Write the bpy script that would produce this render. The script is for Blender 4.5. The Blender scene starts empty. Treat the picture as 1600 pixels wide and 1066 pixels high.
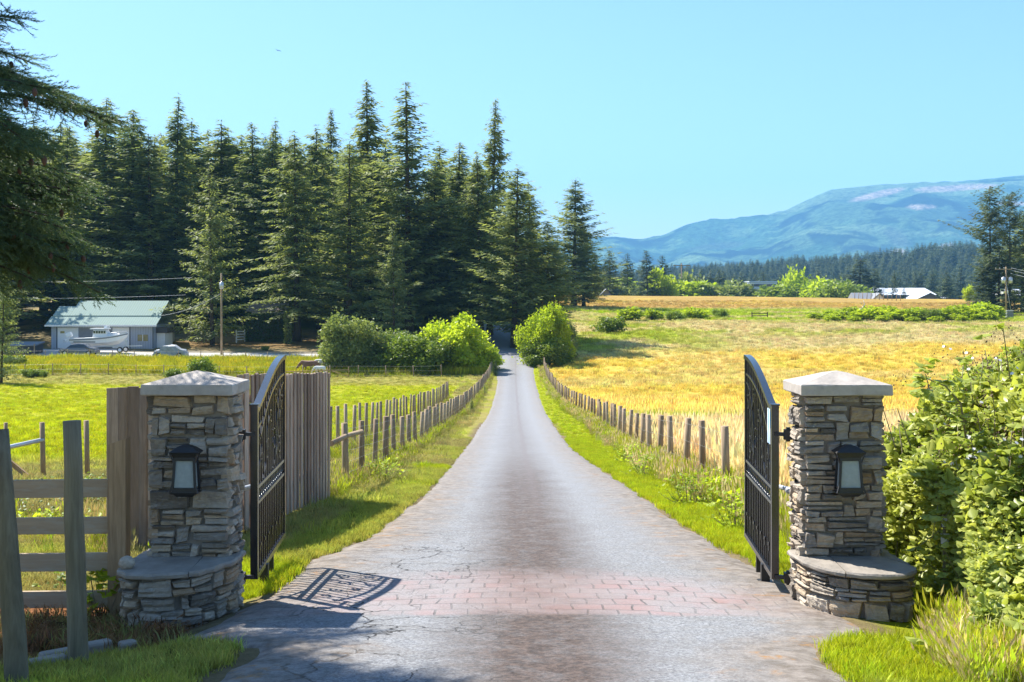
import bpy, bmesh, math, random
import numpy as np
from mathutils import Vector, Matrix

S = bpy.context.scene
R = math.radians
# ------------------------------------------------------------------ camera
F = 1900.0; HC = 2.44; HY = 470.0
cam_d = bpy.data.cameras.new("camera"); cam = bpy.data.objects.new("camera", cam_d)
S.collection.objects.link(cam); S.camera = cam
cam.location = (0, 0, HC); cam.rotation_euler = (R(90), 0, 0)
cam_d.sensor_width = 36.0; cam_d.lens = 36.0 * F / 1600.0
cam_d.shift_y = -(533.0 - HY) / 1600.0
cam_d.clip_start = 0.1; cam_d.clip_end = 60000
# ------------------------------------------------------------------ sky + sun
SUN_EL, SUN_AZ = 48.0, -46.0          # azimuth measured from +Y towards +X
W = bpy.data.worlds.new("World"); S.world = W; W.use_nodes = True
nt = W.node_tree; bg = nt.nodes["Background"]
sky = nt.nodes.new("ShaderNodeTexSky"); sky.sky_type = 'NISHITA'; sky.sun_disc = False
sky.sun_elevation = R(SUN_EL); sky.sun_rotation = R(SUN_AZ)
sky.altitude = 0; sky.air_density = 1.3; sky.dust_density = 0.5; sky.ozone_density = 8.0
nt.links.new(sky.outputs[0], bg.inputs[0]); bg.inputs[1].default_value = 0.077
sl = bpy.data.lights.new("sun", 'SUN'); sl.energy = 4.9; sl.angle = R(0.53); sl.color = (1.0, 0.955, 0.87)
sun = bpy.data.objects.new("sun", sl); S.collection.objects.link(sun)
sd = Vector((math.sin(R(SUN_AZ)) * math.cos(R(SUN_EL)), math.cos(R(SUN_AZ)) * math.cos(R(SUN_EL)), math.sin(R(SUN_EL))))
sun.rotation_euler = sd.to_track_quat('Z', 'Y').to_euler(); sun.location = (-20, 20, 40)
S.view_settings.view_transform = 'Standard'; S.view_settings.look = 'None'
S.view_settings.exposure = 1.38; S.view_settings.gamma = 1.0
S.render.engine = 'CYCLES'
S.cycles.max_bounces = 8; S.cycles.transparent_max_bounces = 8; S.cycles.volume_bounces = 1
rng = np.random.default_rng(7)

# ------------------------------------------------------------------ helpers
C = S.collection
def tag(o, label=None, cat=None, group=None, kind=None):
    if label: o['label'] = label
    if cat: o['category'] = cat
    if group: o['group'] = group
    if kind: o['kind'] = kind
    return o
def empty(name, loc, rz=0):
    o = bpy.data.objects.new(name, None); o.location = loc; o.rotation_euler = (0, 0, rz)
    o.empty_display_size = 0.2; C.objects.link(o); return o
def link(name, me, parent=None):
    o = bpy.data.objects.new(name, me); C.objects.link(o)
    if parent is not None: o.parent = parent
    return o
def copy_tree(o, parent=None):
    c = o.copy(); C.objects.link(c)
    if parent is not None: c.parent = parent
    for ch in list(o.children): copy_tree(ch, c)
    return c
def np_mesh(name, V, Fc, mat, tint=None, smooth=False):
    V = np.asarray(V, dtype=np.float32); Fc = np.asarray(Fc, dtype=np.int32)
    me = bpy.data.meshes.new(name); k = Fc.shape[1]; n = Fc.shape[0]
    me.vertices.add(len(V)); me.vertices.foreach_set('co', V.ravel())
    me.loops.add(n * k); me.loops.foreach_set('vertex_index', Fc.ravel())
    me.polygons.add(n); me.polygons.foreach_set('loop_start', np.arange(n, dtype=np.int32) * k)
    me.update(calc_edges=True)
    if smooth: me.polygons.foreach_set('use_smooth', np.ones(n, dtype=bool))
    if tint is not None:
        a = me.attributes.new('tint', 'FLOAT', 'POINT'); a.data.foreach_set('value', np.asarray(tint, dtype=np.float32))
    if mat: me.materials.append(mat)
    me.validate()
    return me

class MB:
    """collects verts / faces with a per-vertex tint"""
    def __init__(s): s.v = []; s.f = []; s.t = []; s.sm = []
    def add(s, vs, fs, tint=0.5, smooth=False):
        b = len(s.v); s.v += [tuple(p) for p in vs]; s.t += [tint] * len(vs)
        for f in fs: s.f.append(tuple(b + i for i in f)); s.sm.append(smooth)
    def box(s, c, size, rot=(0, 0, 0), tint=0.5, taper=1.0, jit=0, bev=0.0):
        M = Matrix.Translation(Vector(c)) @ (rot if isinstance(rot, Matrix) else
            (Matrix.Rotation(rot[2], 4, 'Z') @ Matrix.Rotation(rot[1], 4, 'Y') @ Matrix.Rotation(rot[0], 4, 'X')))
        x, y, z = [a / 2 for a in size]
        if bev <= 0:
            vs = []
            for sz in (-1, 1):
                k = taper if sz > 0 else 1
                for sx, sy in ((-1, -1), (1, -1), (1, 1), (-1, 1)):
                    vs.append(M @ Vector((sx * x * k + random.uniform(-jit, jit), sy * y * k + random.uniform(-jit, jit), sz * z + random.uniform(-jit, jit))))
            s.add(vs, [(0, 3, 2, 1), (4, 5, 6, 7), (0, 1, 5, 4), (1, 2, 6, 5), (2, 3, 7, 6), (3, 0, 4, 7)], tint)
        else:
            b = min(bev, x * .9, y * .9, z * .9)
            bm = bmesh.new(); bmesh.ops.create_cube(bm, size=1)
            for v in bm.verts:
                k = taper if v.co.z > 0 else 1
                v.co = Vector((v.co.x * 2 * x * k, v.co.y * 2 * y * k, v.co.z * 2 * z))
            bmesh.ops.bevel(bm, geom=bm.edges[:], offset=b, segments=2, profile=.5, affect='EDGES')
            bm.verts.index_update()
            s.add([M @ v.co for v in bm.verts], [[v.index for v in f.verts] for f in bm.faces], tint); bm.free()
    def bar(s, a, b, w, h=None, tint=0.5, up=(0, 0, 1)):
        a = Vector(a); b = Vector(b); d = (b - a); L = d.length; d.normalize(); h = h or w
        u = Vector(up)
        if abs(d.dot(u)) > .98: u = Vector((0, 1, 0))
        sx = d.cross(u).normalized(); uz = sx.cross(d).normalized()
        vs = []
        for p in (a, b):
            for i, j in ((-1, -1), (1, -1), (1, 1), (-1, 1)): vs.append(p + sx * i * w / 2 + uz * j * h / 2)
        s.add(vs, [(0, 3, 2, 1), (4, 5, 6, 7), (0, 1, 5, 4), (1, 2, 6, 5), (2, 3, 7, 6), (3, 0, 4, 7)], tint)
    def tube(s, pts, r, n=8, tint=0.5, cap=True, smooth=True):
        pts = [Vector(p) for p in pts]; m = len(pts)
        rr = r if isinstance(r, (list, tuple)) else [r] * m
        vs = []; prev = None
        for i, p in enumerate(pts):
            d = (pts[min(i + 1, m - 1)] - pts[max(i - 1, 0)])
            if d.length < 1e-9: d = Vector((0, 0, 1))
            d.normalize()
            if prev is None:
                a = Vector((0, 0, 1)) if abs(d.z) < .9 else Vector((1, 0, 0)); u = d.cross(a).normalized()
            else:
                u = (prev - d * prev.dot(d)); u = u.normalized() if u.length > 1e-6 else d.orthogonal().normalized()
            prev = u; w = d.cross(u)
            for k in range(n):
                t = 2 * math.pi * k / n; vs.append(p + (u * math.cos(t) + w * math.sin(t)) * rr[i])
        fs = []
        for i in range(m - 1):
            for k in range(n):
                k2 = (k + 1) % n; fs.append((i * n + k, i * n + k2, (i + 1) * n + k2, (i + 1) * n + k))
        s.add(vs, fs, tint, smooth)
        if cap:
            b = len(s.v) - len(vs)
            s.f.append(tuple(b + k for k in range(n))[::-1]); s.sm.append(False)
            s.f.append(tuple(b + (m - 1) * n + k for k in range(n))); s.sm.append(False)
    def ellipsoid(s, c, r, n=12, m=8, tint=.5, jit=0.0, seed=0):
        rr = random.Random(seed); vs = []; c = Vector(c)
        for i in range(m + 1):
            ph = math.pi * i / m
            for k in range(n):
                th = 2 * math.pi * k / n; q = 1 + rr.uniform(-jit, jit)
                if i in (0, m): q = 1
                vs.append(c + Vector((r[0] * math.sin(ph) * math.cos(th) * q, r[1] * math.sin(ph) * math.sin(th) * q, r[2] * math.cos(ph) * q)))
        fs = []
        for i in range(m):
            for k in range(n):
                k2 = (k + 1) % n; fs.append((i * n + k, (i + 1) * n + k, (i + 1) * n + k2, i * n + k2))
        s.add(vs, fs, tint, True)
    def prism(s, poly, a, b, fn, tint=0.5):
        """poly: list of 2-D points, fn(u,v,w)->3-D, extruded w from a to b"""
        n = len(poly); vs = [fn(u, v, a) for u, v in poly] + [fn(u, v, b) for u, v in poly]
        fs = [tuple(range(n)), tuple(range(2 * n - 1, n - 1, -1))] + [(i, i + n, (i + 1) % n + n, (i + 1) % n) for i in range(n)]
        s.add(vs, fs, tint)
    def mesh(s, name, mat):
        me = bpy.data.meshes.new(name); me.from_pydata(s.v, [], s.f)
        me.polygons.foreach_set('use_smooth', s.sm)
        a = me.attributes.new('tint', 'FLOAT', 'POINT'); a.data.foreach_set('value', s.t)
        if mat: me.materials.append(mat)
        bm = bmesh.new(); bm.from_mesh(me); bmesh.ops.recalc_face_normals(bm, faces=bm.faces[:]); bm.to_mesh(me); bm.free()
        return me
    def build(s, name, mat, parent=None): return link(name, s.mesh(name, mat), parent)

# value noise on arrays
_T = np.random.default_rng(99).random((256, 256))
def vnoise(x, y, sc):
    x = np.asarray(x, float) / sc + 1000.3; y = np.asarray(y, float) / sc + 500.7
    xi = np.floor(x).astype(int); yi = np.floor(y).astype(int); fx = x - xi; fy = y - yi
    fx = fx * fx * (3 - 2 * fx); fy = fy * fy * (3 - 2 * fy)
    g = lambda a, b: _T[a % 256, b % 256]
    return (g(xi, yi) * (1 - fx) + g(xi + 1, yi) * fx) * (1 - fy) + (g(xi, yi + 1) * (1 - fx) + g(xi + 1, yi + 1) * fx) * fy
def fbm(x, y, sc, o=4):
    a = 0; w = 1; t = 0
    for i in range(o): a = a + w * vnoise(np.asarray(x) + 37.1 * i, np.asarray(y) - 17.7 * i, sc / 2 ** i); t += w; w *= .5
    return a / t
def sstep(a, b, x):
    t = np.clip((np.asarray(x, float) - a) / (b - a), 0, 1); return t * t * (3 - 2 * t)

# ------------------------------------------------------------------ terrain
def pchip(px, py):
    px = np.array(px, float); py = np.array(py, float); h = np.diff(px); d = np.diff(py) / h
    m = np.zeros(len(px)); m[0] = d[0]; m[-1] = d[-1]
    for i in range(1, len(px) - 1):
        m[i] = 0 if d[i - 1] * d[i] <= 0 else 2 * d[i - 1] * d[i] / (d[i - 1] + d[i])
    def f(x):
        x = np.clip(np.asarray(x, float), px[0], px[-1]); i = np.clip(np.searchsorted(px, x) - 1, 0, len(h) - 1)
        t = (x - px[i]) / h[i]; t2 = t * t; t3 = t2 * t
        return (2 * t3 - 3 * t2 + 1) * py[i] + (t3 - 2 * t2 + t) * h[i] * m[i] + (-2 * t3 + 3 * t2) * py[i + 1] + (t3 - t2) * h[i] * m[i + 1]
    return f
ZL = pchip([-30, 0, 9.74, 16.7, 39.6, 60, 78, 100, 114, 122, 136, 150, 170, 200, 230, 300, 400, 600, 800, 1500, 3000, 5000, 60000],
           [1.9, .82, 0, -.58, -2.35, -3.6, -4.54, -5.15, -5.3, -5.05, -4.5, -3.55, -2.2, -.2, 1.0, 2, 0, -8, -8, 16, 20, 0, -10])
ZR = pchip([-30, 0, 9.74, 16.7, 39.6, 60, 78, 100, 114, 130, 165, 200, 270, 350, 450, 600, 800, 1500, 3000, 5000, 60000],
           [1.9, .82, 0, -.58, -2.35, -3.6, -4.54, -5.1, -5.15, -4.4, -2.4, -.9, .9, 3.2, -1, -8, -8, 16, 20, 0, -10])
def ground(X, Y):
    X = np.asarray(X, float); Y = np.asarray(Y, float)
    w = sstep(3, 18, X)
    z = ZL(Y) * (1 - w) + ZR(Y) * w
    far = sstep(230, 330, Y)                                   # crest tilts down to the right
    z = z + far * np.clip((90 - X) / 90, -1, 1) * 1.1 * (1 - sstep(420, 600, Y))
    near = 1 - sstep(10.2, 11.5, Y)
    z = z - .11 * sstep(1.9, 2.6, -X) * near * sstep(6.0, 8.3, Y)
    z = z - .05 * sstep(2.4, 3.2, X) * near * sstep(6.0, 8.3, Y)
    off = np.maximum(sstep(7, 14, np.abs(X)), 0) * sstep(25, 60, Y) * (1 - sstep(1500, 3000, Y))
    z = z + off * (fbm(X, Y, 22, 3) - .5) * .7
    z = z + (fbm(X, Y, 260, 2) - .5) * 5 * sstep(600, 1000, Y)
    z = z + sstep(850, 1500, Y) * np.clip(X, 0, 600) / 600 * 24 * (1 - sstep(2500, 4500, Y))
    return z
def gz(x, y): return float(ground(x, y))
def P(x, y, D): return Vector(((x - 800) * D / F, D, HC - (y - HY) * D / F))
def G(x, D): X = (x - 800) * D / F; return Vector((X, D, gz(X, D)))

# road edges
RY = [-30, 2, 5, 7.6, 8.0, 8.5, 9.2, 10.4, 12.3, 15, 22, 39.6, 78, 114, 128, 136, 142, 147, 151]
RLx = [-9, -4.5, -1.95, -1.75, -1.8, -2.6, -2.35, -2.15, -2.15, -1.75, -1.6, -1.6, -1.45, -1.45, -1.7, -2.3, -4.8, -8.5, -12]
RRx = [10, 5.0, 2.15, 1.95, 2.1, 2.6, 2.55, 2.55, 2.5, 2.35, 2.3, 2.0, 2.15, 2.3, 2.35, 2.5, 2.5, 2.2, .5]
roadL = lambda y: np.interp(y, RY, RLx); roadR = lambda y: np.interp(y, RY, RRx)
def in_road(X, Y, m=0.0): return (X > roadL(Y) + m) & (X < roadR(Y) - m) & (Y < 151)

def srgb(r, g, b):
    f = lambda c: ((c / 255 + .055) / 1.055) ** 2.4 if c > 10 else c / 255 / 12.92
    return (f(r), f(g), f(b))
# albedo palette (linear)
cLAWN = np.array((.345, .39, .012)); cVERGE = np.array((.33, .39, .014)); cDRYG = np.array((.34, .30, .09))
cGOLD = np.array((.68, .50, .09)); cPALE = np.array((.60, .49, .22)); cORNG = np.array((.46, .31, .09))
cWEED = np.array((.30, .345, .018)); cSOIL = np.array((.30, .13, .055)); cWOODF = np.array((.12, .10, .055)); cYEL = np.array((.50, .45, .02))
FX = lambda Y: np.interp(Y, [0, 12, 20, 30, 40, 60, 95, 130], [4.4, 3.9, 3.6, 3.68, 3.88, 4.2, 3.65, 3.45])
def zone(X, Y, dirt=True):
    X = np.asarray(X, float); Y = np.asarray(Y, float); n1 = fbm(X, Y, 9, 4); n2 = fbm(X + 90, Y, 2.5, 3); n3 = fbm(X, Y + 55, 35, 3)
    c = np.zeros(X.shape + (3,))
    def mix(col, m): nonlocal c; m = np.clip(m, 0, 1)[..., None]; c = c * (1 - m) + np.asarray(col) * m
    mix(cLAWN, np.ones(X.shape))
    left = X < 0
    # --- left side
    mix((.40, .42, .010), left * (X < -4.9) * (Y > 20) * sstep(.3, .6, n3 + .1))
    mix(cDRYG, left * sstep(.45, .6, n1 + .12 * np.sin(Y)) * .5 * (Y < 30))
    mix(cDRYG, left * (X > -4.9) * (Y > 30) * (Y < 150) * (.55 + .5 * (n2 > .5)))
    mix(cDRYG, left * (X > -3.4) * (X < roadL(Y) - .7) * (Y > 12) * (Y <= 150) * sstep(.35, .55, n2 + .15) * .8)
    mix(cDRYG, left * (X < -3.2) * (Y > 8.5) * sstep(36, 26, Y) * (.35 + sstep(.4, .6, n2)) * .8)
    mix(cDRYG, left * (X < -4.9) * sstep(110, 114, Y + n2 * 3) * (.5 + .5 * n2))
    mix(cYEL, left * (X < -6) * sstep(123, 127, Y + 8 * (n1 - .5)) * (.5 + n2) )
    mix((.30, .27, .22), left * (X < -4) * sstep(137.5, 138.5, Y) * (Y < 152))
    mix(cWOODF, left * (X < -2) * sstep(147, 150, Y))
    mix((.40, .31, .15), left * (X < -2) * sstep(147, 150, Y) * sstep(.36, .55, n1) * .9)
    mix((.26, .17, .07), (X < -20) * sstep(150, 154, Y) * (Y < 175) * (n1 > .5) * (X > -62))
    mix(cLAWN * .9, (X > -48) * (X < 6) * sstep(176, 182, Y + 3 * n2) * (Y < 262))
    mix((.30, .30, .05), (X >= -5) * (X < 7) * sstep(147, 152, Y) * sstep(.45, .6, n2))
    # near left corner
    mix(cSOIL, (X < -2.35) * (Y > 7.2) * (Y < 10.5) * sstep(-.02, .1, (-2.5 - X) - (8.35 - Y) * .9))
    mix(cDRYG * .8, (X < 0) * (Y < 8.8) * (.35 + .6 * sstep(.4, .6, n2)))
    mix(cDRYG, (X > 0) * (Y < 14) * .6 * sstep(.5, .65, n2))
    # --- right side
    fx = FX(Y)
    field = (X > fx) & (Y > 11)
    g = sstep(.40, .62, n3 + .25 * (n1 - .5))
    mix(cPALE, field * 1.0)
    mix(cGOLD, field * sstep(48, 62, Y + 14 * (n1 - .5)) * sstep(150, 132, Y + 14 * (n1 - .5) - .25 * X))
    mix(cPALE, field * (Y > 40) * (Y < 150) * sstep(.45, .65, fbm(X + 20, Y * 1.6, 16, 4)) * .45)
    mix(cPALE * 1.02, field * sstep(44, 30, Y + 6 * (n1 - .5)))
    mix(cWEED * 1.2, field * sstep(.50, .62, n1) * sstep(40, 44, Y) * sstep(58, 50, Y + 4 * n2) * .9)
    mix(cPALE * .95, field * sstep(136, 146, Y + 20 * (n1 - .5) - .25 * X))
    mix(cWEED * 1.1, field * sstep(150, 158, Y - .3 * X) * sstep(.52, .64, n1 + .12 * (n3 - .5)) * (Y < 215) * .75)
    mix(cWEED * 1.15, field * (X < 34) * sstep(140, 150, Y) * sstep(205, 190, Y) * sstep(.40, .56, n1 + .2 * (n2 - .5)) * sstep(34, 18, X) * .85)
    b = Y + 26 * (n3 - .5) + 9 * (n1 - .5)
    mix(cWEED * np.array((1.1, 1.2, .6)), field * sstep(196, 206, b) * sstep(262, 240, b) * (.25 + .8 * sstep(.42, .56, fbm(X, Y * 1.5, 14, 4))))
    mix(cORNG, field * sstep(250, 266, b)); mix(cGOLD * .9, field * (Y > 262) * sstep(.5, .7, n1) * .6)
    mix((.10, .13, .035), (Y > 430) & (X > 0) | (Y > 300) & (X <= 0))
    if not dirt: return np.clip(c, 0, 1)
    dl = roadL(Y) - X; dr = X - roadR(Y)
    dd = np.where(X < 0, dl, dr)
    mix((.24, .19, .11), (Y < 60) * sstep(.22, .0, dd + .3 * (n2 - .5)))
    return np.clip(c, 0, 1)

# ------------------------------------------------------------------ materials
MATS = {}
class N:
    def __init__(s, name):
        s.m = bpy.data.materials.new(name); s.m.use_nodes = True; s.t = s.m.node_tree; s.b = s.t.nodes["Principled BSDF"]
        s.out = s.t.nodes["Material Output"]
    def n(s, typ, **kw):
        x = s.t.nodes.new(typ)
        for k, v in kw.items():
            if k.startswith('i_'):
                key = k[2:]; key = int(key) if key.isdigit() else key.replace('_', ' ')
                x.inputs[key].default_value = v
            else: setattr(x, k, v)
        return x
    def l(s, a, b): s.t.links.new(a, b)
    def noise(s, scale, detail=6, rough=.6, vec=None, dist=0):
        x = s.n('ShaderNodeTexNoise'); x.inputs['Scale'].default_value = scale; x.inputs['Detail'].default_value = detail
        x.inputs['Roughness'].default_value = rough; x.inputs['Distortion'].default_value = dist
        if vec is not None: s.l(vec, x.inputs['Vector'])
        return x.outputs['Fac']
    def coord(s, scale=(1, 1, 1), which='Object'):
        tc = s.n('ShaderNodeTexCoord'); mp = s.n('ShaderNodeMapping'); mp.inputs['Scale'].default_value = scale
        s.l(tc.outputs[which], mp.inputs['Vector']); return mp.outputs[0]
    def ramp(s, fac, stops):
        r = s.n('ShaderNodeValToRGB'); e = r.color_ramp.elements
        while len(e) < len(stops): e.new(.5)
        for i, (p, c) in enumerate(stops): e[i].position = p; e[i].color = (c if len(c) == 4 else tuple(c) + (1,))
        s.l(fac, r.inputs[0]); return r.outputs[0]
    def mix(s, fac, a, b, typ='MIX'):
        m = s.n('ShaderNodeMix', data_type='RGBA', blend_type=typ)
        for sock, v in ((m.inputs[0], fac), (m.inputs[6], a), (m.inputs[7], b)):
            if hasattr(v, 'links'): s.l(v, sock)
            elif isinstance(v, (int, float)): sock.default_value = v
            else: sock.default_value = tuple(v) + (1,) if len(v) == 3 else v
        return m.outputs[2]
    def math(s, op, a, b=None, clamp=False):
        m = s.n('ShaderNodeMath', operation=op, use_clamp=clamp)
        for i, v in enumerate((a, b)):
            if v is None: continue
            if hasattr(v, 'links'): s.l(v, m.inputs[i])
            else: m.inputs[i].default_value = v
        return m.outputs[0]
    def attr(s, name, typ='GEOMETRY', out='Fac'):
        a = s.n('ShaderNodeAttribute', attribute_name=name, attribute_type=typ); return a.outputs[out]
    def bump(s, h, strength=.4, dist=.02):
        b = s.n('ShaderNodeBump'); b.inputs['Strength'].default_value = strength; b.inputs['Distance'].default_value = dist
        s.l(h, b.inputs['Height']); s.l(b.outputs[0], s.b.inputs['Normal']); return b
    def col(s, c):
        if hasattr(c, 'links'): s.l(c, s.b.inputs['Base Color'])
        else: s.b.inputs['Base Color'].default_value = tuple(c) + (1,)
    def rough(s, r, metal=0, spec=None):
        s.b.inputs['Roughness'].default_value = r; s.b.inputs['Metallic'].default_value = metal
        if spec is not None: s.b.inputs['Specular IOR Level'].default_value = spec
    def transl(s, c, fac):
        t = s.n('ShaderNodeBsdfTranslucent'); 
        if hasattr(c, 'links'): s.l(c, t.inputs[0])
        else: t.inputs[0].default_value = tuple(c) + (1,)
        mx = s.n('ShaderNodeMixShader'); mx.inputs[0].default_value = fac
        s.l(s.b.outputs[0], mx.inputs[1]); s.l(t.outputs[0], mx.inputs[2]); s.l(mx.outputs[0], s.out.inputs[0])

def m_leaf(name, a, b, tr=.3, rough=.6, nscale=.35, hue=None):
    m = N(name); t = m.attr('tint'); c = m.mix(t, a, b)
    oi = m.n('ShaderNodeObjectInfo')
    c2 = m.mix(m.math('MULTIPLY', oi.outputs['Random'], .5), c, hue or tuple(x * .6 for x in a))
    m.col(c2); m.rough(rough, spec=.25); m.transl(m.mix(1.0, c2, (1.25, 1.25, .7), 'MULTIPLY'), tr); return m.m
def m_plain(name, col, rough=.6, metal=0, var=.25, scale=3, bump=.0, spec=None, cs=(1, 1, 1)):
    m = N(name); v = m.coord(cs); n = m.noise(scale, 6, .65, v)
    c = m.mix(n, tuple(x * (1 - var) for x in col), tuple(min(1, x * (1 + var)) for x in col)); m.col(c); m.rough(rough, metal, spec)
    if bump: m.bump(n, bump, .02)
    return m.m
def m_wood(name, a, b, dark=None, scale=1.0, knots=True):
    m = N(name); v = m.coord((14 * scale, 14 * scale, .9 * scale)); g = m.noise(2.2, 8, .7, v, .3)
    t = m.attr('tint'); base = m.mix(t, a, b)
    c = m.mix(m.ramp(g, [(.35, (0, 0, 0)), (.65, (1, 1, 1))]), m.mix(1.0, base, (.62, .6, .58), 'MULTIPLY'), base)
    v2 = m.coord((1.3, 1.3, .5)); s = m.noise(2.0, 4, .6, v2)
    c = m.mix(m.ramp(s, [(.42, (0, 0, 0)), (.7, (1, 1, 1))]), c, m.mix(1.0, c, dark or (.7, .68, .66), 'MULTIPLY'))
    m.col(c); m.rough(.85, spec=.2); m.bump(g, .5, .01); return m.m
def m_stone(name):
    m = N(name); t = m.attr('tint')
    c = m.ramp(t, [(0, (.19, .16, .125)), (.2, (.42, .355, .275)), (.45, (.62, .52, .40)), (.6, (.31, .275, .23)), (.78, (.64, .50, .34)), (.9, (.46, .31, .18)), (1, (.74, .66, .54))])
    v = m.coord(); n = m.noise(9, 8, .7, v); v2 = m.coord((3, 3, 16)); n2 = m.noise(4, 6, .65, v2, .6)
    c = m.mix(m.ramp(n, [(.3, (0, 0, 0)), (.7, (1, 1, 1))]), m.mix(1.0, c, (.55, .55, .57), 'MULTIPLY'), c)
    c = m.mix(m.ramp(n2, [(.55, (0, 0, 0)), (.72, (.6, .6, .6))]), c, (.50, .46, .40))
    n3 = m.noise(26, 4, .6, v)
    c = m.mix(m.ramp(n3, [(.66, (0, 0, 0)), (.74, (.5, .5, .5))]), c, (.60, .60, .56))
    m.col(c); m.rough(.8, spec=.4)
    h = m.math('ADD', m.math('MULTIPLY', n2, 1.0), m.math('MULTIPLY', n, .7)); m.bump(h, .8, .03); return m.m

M = {}
M['stone'] = m_stone('ledge_stone')
M['mortar'] = m_plain('mortar', (.24, .205, .165), .95, scale=20, bump=.5)
M['slab'] = m_plain('slab_stone', (.27, .235, .195), .75, var=.6, scale=6, bump=.9)
M['cap'] = m_plain('cap_concrete', (.40, .355, .31), .8, var=.6, scale=7, bump=.5)
M['black'] = m_plain('black_metal', (.014, .014, .016), .24, 0, var=.3, scale=12, bump=.04, spec=.9)
M['blackm'] = m_plain('black_matte_metal', (.02, .02, .021), .5, 0, var=.3, scale=30, bump=.1)
M['lampglass'] = m_plain('frosted_lamp_glass', (.27, .31, .31), .25, var=.22, scale=22, bump=.15)
M['galv'] = m_plain('galvanised_steel', (.55, .57, .60), .4, .5, var=.2, scale=20)
M['board'] = m_wood('weathered_boards', (.30, .215, .165), (.68, .52, .41))
M['post'] = m_wood('grey_post_wood', (.34, .24, .15), (.54, .405, .27))
M['postd'] = m_wood('dark_green_post_wood', (.21, .18, .12), (.29, .25, .17))
M['rail'] = m_wood('brown_rail_wood', (.42, .27, .15), (.52, .36, .21), scale=1)
def m_rail():
    m = N('rail_planks'); v = m.coord((.9, 14, 14)); g = m.noise(2.4, 8, .7, v, .3)
    c = m.mix(g, (.27, .19, .12), (.52, .40, .27)); v2 = m.coord((1.2, 1, 5)); s = m.noise(3, 5, .7, v2)
    c = m.mix(m.ramp(s, [(.5, (0, 0, 0)), (.68, (.8, .8, .8))]), c, (.42, .37, .29)); m.col(c); m.rough(.85, spec=.2); m.bump(g, .5, .01); return m.m
M['rails'] = m_rail()
M['bark'] = m_wood('bark', (.075, .058, .045), (.13, .10, .08))
M['conifer'] = m_leaf('conifer_needles', (.095, .155, .095), (.42, .45, .16), .45, .6, hue=(.22, .25, .08))
M['coniferN'] = m_leaf('near_conifer_needles', (.045, .095, .065), (.17, .23, .10), .35, .55)
M['coniferF'] = m_leaf('far_conifer_needles', (.04, .075, .045), (.17, .20, .08), .25, .6)
M['broad'] = m_leaf('bush_leaves', (.13, .20, .03), (.30, .38, .06), .38, .5)
M['broadY'] = m_leaf('bright_bush_leaves', (.27, .38, .02), (.55, .62, .05), .52, .5)
M['broadG'] = m_leaf('grey_green_bush_leaves', (.15, .20, .06), (.36, .40, .14), .35, .5)
M['bramble'] = m_leaf('bramble_leaves', (.13, .21, .025), (.66, .66, .17), .42, .38, hue=(.20, .29, .03))
M['hedge'] = m_leaf('hedge_leaves', (.03, .06, .02), (.07, .11, .03), .15, .6)
M['petal'] = m_plain('blossom', (.75, .72, .74), .6, var=.1)
M['bud'] = m_plain('brown_buds', (.16, .09, .05), .8)
M['dead'] = m_plain('dead_leaves', (.36, .20, .08), .85, var=.5, scale=8)
M['cane'] = m_plain('bramble_cane', (.20, .17, .09), .7, var=.4, scale=8)
M['cone'] = m_plain('cone_scales', (.10, .05, .035), .8, var=.4, scale=40, bump=.6)
M['wire'] = m_plain('fence_wire', (.42, .41, .39), .45, .6, var=.2)
M['cable'] = m_plain('cable', (.30, .32, .35), .6)
M['white'] = m_plain('white_paint', (.78, .78, .78), .45, var=.06)
M['glassd'] = m_plain('dark_glass', (.03, .04, .05), .08, spec=.8)
M['tyre'] = m_plain('tyre_rubber', (.02, .02, .02), .8)
M['pebble'] = m_plain('rough_rock', (.46, .39, .31), .9, var=.6, scale=34, bump=1.0)
# ------------------------------------------------------------------ ground sheet
def nonuni(a, steps):
    out = [a]
    for end, st0, st1 in steps:
        s0 = out[-1]
        while out[-1] < end:
            k = (out[-1] - s0) / (end - s0); out.append(out[-1] + st0 + (st1 - st0) * k)
    return np.array(out)
ys = nonuni(-12, [(6, .5, .5), (14, .1, .1), (40, .14, .3), (160, .4, .8), (420, 1.2, 3), (1200, 6, 30), (9000, 60, 500), (40000, 1500, 4000)])
xp = nonuni(0, [(6, .14, .14), (20, .25, .6), (140, .9, 3), (600, 5, 30), (12000, 60, 800), (30000, 1500, 3000)])
xs = np.concatenate([-xp[::-1][:-1], xp])
XX, YY = np.meshgrid(xs, ys); ZZ = ground(XX, YY)
inr = in_road(XX, YY, .12)
ZZ = ZZ - .05 * inr
nx, ny = len(xs), len(ys)
V = np.stack([XX.ravel(), YY.ravel(), ZZ.ravel()], 1)
i = np.arange(ny - 1)[:, None] * nx + np.arange(nx - 1)[None, :]
Fq = np.stack([i, i + 1, i + nx + 1, i + nx], -1).reshape(-1, 4)
m = N('ground'); z = m.attr('zone', out='Color')
v = m.coord()
n1 = m.noise(1.1, 10, .72, v); n2 = m.noise(14, 6, .75, v); v3 = m.coord((1.4, .35, 1)); n3 = m.noise(.9, 8, .7, v3, .5)
c = m.mix(m.ramp(n1, [(.3, (0, 0, 0)), (.7, (1, 1, 1))]), m.mix(1.0, z, (.70, .72, .66), 'MULTIPLY'), m.mix(1.0, z, (1.18, 1.12, 1.1), 'MULTIPLY'))
c = m.mix(m.ramp(n2, [(.35, (0, 0, 0)), (.65, (1, 1, 1))]), m.mix(1.0, c, (.66, .66, .6), 'MULTIPLY'), c)
c = m.mix(m.ramp(n3, [(.35, (0, 0, 0)), (.68, (1, 1, 1))]), m.mix(1.0, c, (.78, .76, .7), 'MULTIPLY'), c)
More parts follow.
